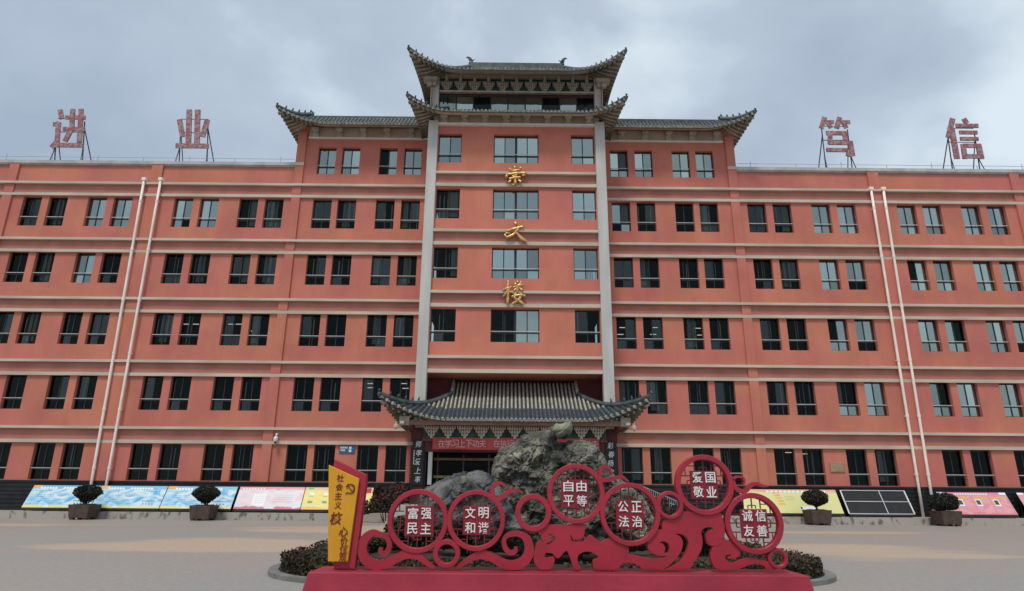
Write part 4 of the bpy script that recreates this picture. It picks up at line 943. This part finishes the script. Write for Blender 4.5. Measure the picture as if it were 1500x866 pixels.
def rockmesh(outline, Y, T_, m, name, parent, step=.030, amp=.10, seed=0, fs=2.2, edge=.5):
    """closed stone body: front and back skins rise from the traced outline to the stone's real thickness"""
    P = np.array([W(u_, v_, Y) for u_, v_ in outline]); P = np.array([p[:2] for p in catmull([(a, b_) for a, b_ in P], 4, True)])
    x0, z0 = P.min(0)-step; x1, z1 = P.max(0)+step; nx = int((x1-x0)/step)+2; nz_ = int((z1-z0)/step)+2
    xs = x0+np.arange(nx)*step; zs = z0+np.arange(nz_)*step; X, Z = np.meshgrid(xs, zs, indexing='ij')
    Q = np.roll(P, -1, 0); ins = np.zeros(X.shape, bool); dist = np.full(X.shape, 9.)
    for (ax, az_), (bx, bz) in zip(P, Q):
        cnd = ((az_ > Z) != (bz > Z)); xx = (bx-ax)*(Z-az_)/((bz-az_) if abs(bz-az_) > 1e-9 else 1e-9)+ax; ins ^= (cnd & (X < xx))
        dx, dz = bx-ax, bz-az_; tt = np.clip(((X-ax)*dx+(Z-az_)*dz)/(dx*dx+dz*dz+1e-12), 0, 1); dist = np.minimum(dist, np.hypot(X-ax-tt*dx, Z-az_-tt*dz))
    sd_ = np.where(ins, dist, 0); hgt = np.sqrt(1-(1-np.clip(sd_/edge, 0, 1))**2)
    idx = {}; vs = []; fs_ = []
    def vert(i, j, side):
        k = (i, j, side if sd_[i, j] > 0 else 0)
        if k in idx: return idx[k]
        x, z = X[i, j], Z[i, j]; hh = hgt[i, j]; y = Y+side*T_*hh if sd_[i, j] > 0 else Y
        q = Vector((x*fs+seed, side*3.1, z*fs)); n_a = noise.fractal(q, 1., 2., 5)
        rdg = 1-abs(noise.noise(Vector((x*fs*1.6+seed+9, side*2., z*fs*1.1))))*2.2; cell = noise.noise(Vector((x*1.3+z*1.1+seed, z*3-x*2, side)))
        vd = noise.voronoi(Vector((x*2.1+z*.9+seed, side*1.7, z*2.9-x*1.1)))[0]; ed = vd[1]-vd[0]; vd2 = noise.voronoi(Vector((x*6+seed, side*2.7, z*7)))[0]; ed2 = vd2[1]-vd2[0]
        y += side*amp*min(1, hh*1.6)*(n_a*.9+.5*cell+.5*(vd[0]-.4)-.45*max(0, .08-ed)/.08-.22*max(0, .2-ed2)/.2+.25*(vd2[0]-.3)+.35*math.sin((z*1.0-x*.55)*9+3*n_a))
        jx = .03*noise.noise(Vector((x*7, z*7, seed))); jz = .03*noise.noise(Vector((x*7+5, z*7, seed+3)))
        vs.append((x+jx, y, z+jz)); idx[k] = len(vs)-1; return idx[k]
    for i in range(nx-1):
        for j in range(nz_-1):
            c4 = ((i, j), (i+1, j), (i+1, j+1), (i, j+1))
            if sum(sd_[a] > 0 for a in c4) >= 3:
                fs_.append(tuple(vert(*a, -1) for a in c4)); fs_.append(tuple(vert(*a, 1) for a in c4)[::-1])
    me = bpy.data.meshes.new(name); me.from_pydata(vs, [], fs_); me.materials.append(m); me.update(); me.validate()
    return link(name, me, parent)
RK = thing('landscape_rock', 'huge rugged grey landscape rock rising behind the red sculpture', 'rock', (0, 0, 0))
main_o = [(716, 708), (719, 690), (726, 668), (733, 657), (748, 651), (762, 642), (776, 636), (790, 634), (806, 640), (822, 648), (838, 645), (856, 646), (867, 648), (876, 657), (886, 672), (896, 690), (904, 700), (925, 712), (950, 745), (960, 800), (860, 812), (760, 812), (700, 800), (690, 750)]
rockmesh(main_o, -22.6, .75, RM, 'main_stone', RK, amp=.17, seed=1, edge=.42)
rockmesh([(758, 648), (766, 638), (780, 633), (792, 631), (802, 627), (812, 624), (820, 626), (831, 630), (836, 637), (828, 643), (812, 646), (806, 660), (786, 672), (766, 664)], -22.95, .38, RM, 'upper_ledge', RK, amp=.10, seed=5, edge=.22, step=.03)
rockmesh([(806, 634), (810, 624), (815, 620), (822, 621), (829, 618), (836, 619), (839, 626), (836, 634), (828, 640), (815, 643)], -23.1, .26, RG, 'crest_stone', RK, amp=.05, seed=8, edge=.16, step=.022)
rockmesh([(612, 740), (622, 716), (640, 707), (660, 697), (676, 692), (682, 690), (690, 700), (700, 730), (690, 770), (630, 775)], -23.2, .5, RB, 'left_stone', RK, amp=.09, seed=12, edge=.3, step=.028)
rockmesh([(672, 712), (680, 698), (690, 691), (702, 688), (713, 692), (722, 700), (732, 712), (742, 726), (752, 745), (768, 780), (700, 790), (676, 760)], -23.35, .5, RB, 'round_stone', RK, amp=.09, seed=15, edge=.35, step=.028)
rockmesh([(673, 700), (676, 697), (683, 697), (686, 703), (684, 710), (676, 711)], -23.75, .10, RG, 'pebble', RK, amp=.02, seed=18, edge=.08, step=.015)

# ------------------------------------------------------------------ the red sculpture in front
SY = -28.35
MS = thing('ring_sculpture', 'long red monument of six lettered rings and cloud scrolls beside a yellow pylon', 'monument', (0, 0, 0))
pl = MB(); xa, xb = -3.02, 3.68; zt_ = .485
v0 = [(xa-.10, SY-.42, 0), (xb+.10, SY-.42, 0), (xb+.10, SY+.5, 0), (xa-.10, SY+.5, 0), (xa, SY-.34, zt_), (xb, SY-.34, zt_), (xb, SY+.42, zt_), (xa, SY+.42, zt_)]
pl.add(v0, [(0, 1, 5, 4), (1, 2, 6, 5), (2, 3, 7, 6), (3, 0, 4, 7), (4, 5, 6, 7)])
link('plinth', bevel(pl.mesh('plinth', SREDE), .012), MS)
Wx = lambda u_, v_, Y=SY: W(u_, v_, Y)
def ringpart(u_, v_, ro, ri, name, y, th=.055):
    c = Wx(u_, v_, y); sc = (Wx(u_+10, v_, y)[0]-c[0])/10; n = 64; k = MB()
    R, r_ = ro*sc, ri*sc; bv = .008
    prof = [(R-bv, -th), (R, -th+bv), (R, th), (r_, th), (r_, -th+bv), (r_+bv, -th)]
    vs = [(c[0]+math.cos(2*math.pi*i/n)*a, y+b_, c[1]+math.sin(2*math.pi*i/n)*a) for i in range(n) for a, b_ in prof]; m_ = len(prof)
    k.add(vs, [(i*m_+j, i*m_+(j+1) % m_, ((i+1) % n)*m_+(j+1) % m_, ((i+1) % n)*m_+j) for i in range(n) for j in range(m_)])
    return build(k, name, SRED, MS), c, sc
RINGS = [(612.5, 763, 44.5, 37, '富强民主', .000), (697.5, 762, 42.5, 35.5, '文明和谐', -.006), (843.5, 723, 42, 35, '自由平等', .000), (922.5, 753, 44, 37, '公正法治', -.006), (1031, 710, 42.5, 35, '爱国敬业', .000), (1103.5, 766.5, 42.5, 35, '诚信友善', -.006)]
for ri_, (u_, v_, ro, ri, txt, dy) in enumerate(RINGS):
    y = SY+dy; o, c, sc = ringpart(u_, v_, ro, ri, 'ring', y)
    ps = .205 if ri_ == 0 else .195; du = (2, 1, -1.5, 0, 0, 1)[ri_]*sc
    w = MB(); w.box(c[0]-ps+du, c[0]+ps+du, y-.012, y+.012, c[1]-ps-.005, c[1]+ps-.005); pn = link('word_panel', bevel(w.mesh('word_panel', SPAN), .004), MS)
    for j, ch in enumerate(txt):
        cx = c[0]+du+(-.093 if j % 2 == 0 else .095); cz = c[1]+(.10 if j < 2 else -.10)
        glyph(ch, cx, y-.022, cz, .145, .15, pn, WHITE, ext=.006, off=.009, name='character')
    # fretwork between panel and ring
    R = ri*sc; th_ = .006
    def inside(x_, z_): return math.hypot(x_, z_) < R+.01
    w = MB(); rr = random.Random(ri_)
    for s in (-1, 1):
        for fx in (-.62, 0, .62):
            px = fx*ps; ez = math.sqrt(max(0, R*R-px*px))
            w.box(c[0]+px-.008, c[0]+px+.008, y-th_, y+th_, *sorted((c[1]+s*ps, c[1]+s*(ez+.01)))); w.box(*sorted((c[0]+s*ps, c[0]+s*(ez+.01))), y-th_, y+th_, c[1]+px-.008, c[1]+px+.008)
        q = ps+.045; h2 = .055
        w.box(c[0]-h2, c[0]+h2, y-th_+.001, y+th_-.001, *sorted((c[1]+s*q-.007, c[1]+s*q+.007))); w.box(*sorted((c[0]+s*q-.007, c[0]+s*q+.007)), y-th_+.001, y+th_-.001, c[1]-h2, c[1]+h2)
        for s2 in (-1, 1):
            w.box(*sorted((c[0]+s2*h2-.007, c[0]+s2*h2+.007)), y-th_+.002, y+th_-.002, *sorted((c[1]+s*ps, c[1]+s*q)))
            w.box(*sorted((c[0]+s*ps, c[0]+s*q)), y-th_+.002, y+th_-.002, *sorted((c[1]+s2*h2-.007, c[1]+s2*h2+.007)))
            a1, b1 = .62*ps, math.sqrt(R*R-(.62*ps)**2)*.5+ps*.5
            w.box(*sorted((c[0]+s*a1, c[0]+s*(a1+.09))), y-th_+.003, y+th_-.003, *sorted((c[1]+s2*b1-.007, c[1]+s2*b1+.007)))
            w.box(*sorted((c[0]+s*b1-.007, c[0]+s*b1+.007)), y-th_+.003, y+th_-.003, *sorted((c[1]+s2*a1, c[1]+s2*(a1+.09))))
    for c_ in clusters(w): build(c_, 'fretwork', SDARK, MS)
for (u_, v_, ro, ri, dy) in ((654.5, 811, 20, 12.5, -.012), (781, 751, 26.5, 18.5, -.012), (980.5, 740, 19.5, 14, -.012), (1138, 818, 14.5, 9.5, .006)):
    ringpart(u_, v_, ro, ri, 'small_ring', SY+dy, .05)
def scroll(P, dy, name='cloud_scroll', th=.05):
    q = catmull(P, 6); L_, R_ = [], []
    for i, p in enumerate(q):
        a = q[max(i-1, 0)]; b_ = q[min(i+1, len(q)-1)]; d = np.array([b_[0]-a[0], b_[1]-a[1]]); d = d/(np.hypot(*d)+1e-9); n_ = np.array([-d[1], d[0]]); w_ = max(p[2], .6)/1.9
        L_.append((p[0]+n_[0]*w_, p[1]+n_[1]*w_)); R_.append((p[0]-n_[0]*w_, p[1]-n_[1]*w_))
    # swept slab, quad by quad, so tight curls stay clean
    y = SY+dy; k = MB(); n = len(q)
    LW = [Wx(*p, y) for p in L_]; RW = [Wx(*p, y) for p in R_]; vs = []
    for i in range(n): vs += [(LW[i][0], y-th, LW[i][1]), (RW[i][0], y-th, RW[i][1]), (RW[i][0], y+th, RW[i][1]), (LW[i][0], y+th, LW[i][1])]
    k.add(vs, [(4*i+j, 4*i+(j+1) % 4, 4*i+4+(j+1) % 4, 4*i+4+j) for i in range(n-1) for j in range(4)]+[(0, 1, 2, 3), (4*n-1, 4*n-2, 4*n-3, 4*n-4)])
    me = k.mesh(name, SRED)
    bm = bmesh.new(); bm.from_mesh(me); bmesh.ops.recalc_face_normals(bm, faces=bm.faces[:]); bm.to_mesh(me); bm.free()
    return link(name, me, MS)
scroll([(559, 802, 5), (558, 808, 6.5), (564, 811.5, 7), (570, 804, 7), (571, 795, 7), (566, 786, 7.5), (556, 783, 8), (545, 781, 10), (535, 790, 12), (531, 804, 13), (536, 819, 13.5), (549, 827, 14), (567, 825, 13), (584, 816, 12), (600, 811, 13), (614, 815, 10), (625, 824, 7), (637, 832, 4)], .010)
scroll([(668, 832, 4), (680, 824, 7), (693, 816, 9), (706, 812.5, 12), (720, 816, 12), (737, 825, 12.5), (752, 827.5, 13.5), (767, 822, 14), (775, 808, 13.5), (772, 790, 11.5), (761, 782, 8.5), (746, 783, 7), (738.5, 790, 6), (740, 802, 7), (747, 809.5, 7), (755, 807, 6), (755, 801, 4)], .012)
scroll([(722, 734, 6), (722, 722, 6), (722, 713, 5), (727, 708, 5), (734, 708, 4.5), (741, 713, 3)], .014); scroll([(724, 733, 7), (737, 727, 6), (746, 719, 6), (756, 718, 4), (765, 722, 2)], .016)
scroll([(876, 704, 6), (879, 694, 5), (880, 685, 4.5), (887, 684, 4.5), (893, 688, 4), (896, 696, 2)], .014); scroll([(876, 703, 7), (890, 703, 6), (902, 700, 5.5), (911, 699, 4.5), (920, 706, 2.5)], .016)
scroll([(1072, 705, 6), (1075, 713, 5.5), (1082, 719, 6.5), (1091, 719, 6), (1098, 712, 5.5), (1106, 708.5, 4.5), (1116, 712, 3.5), (1124, 712.5, 1.5)], .014); scroll([(1073, 702, 3), (1079, 698.5, 3), (1086, 699.5, 3.2), (1089, 704, 3), (1088, 710, 2)], .016)
def blob(outline, holes, dy, name='cloud_scroll', n=5):
    y = SY+dy; sp = [[Wx(p[0], p[1], y) for p in catmull(outline, n, True)]]
    for h in holes: sp.append([Wx(p[0], p[1], y) for p in catmull(h, 5, True)])
    me = poly2d(sp, .046, SRED, name, y); return link(name, me, MS)
r3p = lambda L_: [(770+a/5.093, 670+b_/5.093) for a, b_ in L_]; r4p = lambda L_: [(900+a/4.813, 660+b_/4.813) for a, b_ in L_]; r5p = lambda L_: [(1030+a/4.813, 660+b_/4.813) for a, b_ in L_]
# middle scrolls
blob(r3p([(30, 520), (130, 505), (300, 505), (430, 500), (438, 540), (428, 590), (400, 625), (425, 630), (455, 600), (482, 580), (515, 605), (560, 628), (600, 612), (650, 600), (695, 630), (735, 660), (748, 700), (738, 750), (722, 785), (700, 800), (675, 832), (520, 833), (500, 790), (505, 765), (540, 745), (505, 712), (450, 700), (405, 715), (385, 745), (390, 790), (410, 832), (360, 832), (335, 760), (310, 700), (285, 705), (250, 745), (225, 745), (205, 720), (180, 712), (148, 712), (140, 738), (160, 748), (205, 742), (212, 780), (185, 828), (150, 836), (100, 828), (66, 785), (60, 730), (78, 650), (105, 618), (130, 640), (115, 600), (112, 560), (35, 560)]),
     [r3p([(165, 568), (200, 575), (216, 600), (205, 630), (170, 650), (140, 645), (175, 632), (192, 610), (185, 588)]), r3p([(335, 575), (330, 600), (350, 628), (390, 628), (415, 600), (395, 610), (360, 612), (345, 600)])], .018)
blob(r4p([(-10, 650), (60, 655), (95, 690), (100, 725), (150, 740), (240, 760), (310, 762), (365, 745), (290, 735), (240, 700), (228, 655), (240, 600), (285, 568), (330, 560), (335, 510), (390, 465), (470, 440), (560, 425), (660, 425), (740, 440), (752, 470), (770, 530), (768, 590), (745, 650), (700, 672), (660, 660), (640, 620), (650, 580), (690, 548), (650, 540), (620, 552), (605, 580), (615, 640), (600, 710), (555, 780), (500, 834), (215, 834), (175, 815), (125, 792), (80, 789), (42, 802), (15, 832), (-25, 832)]),
     [r4p([(325, 640), (350, 640), (375, 655), (384, 690), (370, 725), (345, 722), (352, 690), (340, 662), (315, 655), (305, 660)]), r4p([(420, 585), (470, 590), (505, 615), (518, 660), (500, 720), (460, 775), (410, 812), (365, 832), (340, 832), (400, 790), (445, 740), (470, 690), (475, 640), (455, 605)])], .022)
blob(r5p([(70, 665), (110, 640), (160, 632), (215, 645), (245, 690), (250, 735), (200, 762), (165, 755), (190, 742), (175, 732), (150, 738), (150, 765), (200, 790), (260, 770), (320, 757), (400, 770), (465, 790), (500, 832), (440, 836), (420, 812), (370, 796), (310, 806), (240, 832), (120, 840), (70, 815), (48, 760), (52, 710)]), [], .026)
# pylon: red back slab and yellow board
def slab(pts, y0, y1, m, name, parent, bw=.006):
    k = MB(); P = [W(u_, v_, y0) for u_, v_ in pts]; n = len(P)
    k.add([(x_, y0, z_) for x_, z_ in P]+[(x_, y1, z_) for x_, z_ in P], [tuple(range(n))[::-1], tuple(range(n, 2*n))]+[(i, (i+1) % n, n+(i+1) % n, n+i) for i in range(n)])
    me = k.mesh(name, m); bm = bmesh.new(); bm.from_mesh(me); bmesh.ops.recalc_face_normals(bm, faces=bm.faces[:]); bmesh.ops.bevel(bm, geom=bm.edges[:], offset=bw, segments=1, affect='EDGES'); bm.to_mesh(me); bm.free()
    return link(name, me, parent)
slab([(489.5, 673), (536.5, 695.5), (536, 709), (519.5, 833.5), (489, 833.5)], SY-.06, SY+.07, SRED, 'pylon_slab', MS)
yb = slab([(481.4, 681), (526, 701.5), (509.3, 823), (480.2, 823)], SY-.115, SY-.066, YEL, 'pylon_board', MS)
for ch, u_, v_, s_ in (('社', 498.5, 700.5, 9.5), ('会', 497, 713.5, 9.5), ('主', 495.5, 726.5, 9.5), ('义', 495, 740, 9), ('核', 492, 759.5, 16), ('心', 503, 779, 12), ('价', 504, 792.5, 10), ('值', 503.5, 804.5, 11), ('观', 502, 816.5, 10)):
    cx, cz = W(u_, v_, SY-.12); glyph(ch, cx, SY-.119, cz, s_*.0103, s_*.0105, yb, INK, ext=.003, off=.012 if s_ < 12 else .022, name='character', shear=.0 if s_ < 12 else .12)
cx, cz = W(513, 716, SY-.12); k = MB(); s_ = .075
arc = [(cx+s_*.78*math.cos(a), SY-.122, cz+s_*.82*math.sin(a)) for a in np.linspace(rad(115), rad(-125), 14)]
k.tube(arc, [.003]+[.006, .009, .011, .012, .012, .012, .012, .011, .010, .009, .008, .007, .006], 6); k.bar(arc[-1], (arc[-1][0]-.028, SY-.122, arc[-1][2]-.018), .016, .010)
k.bar((cx-s_*.55, SY-.124, cz+s_*.62), (cx+s_*.72, SY-.124, cz-s_*.72), .014, .008); k.bar((cx-s_*.82, SY-.126, cz+s_*.35), (cx-s_*.28, SY-.126, cz+s_*.88), .026, .008)
build(k, 'emblem', INK, yb)
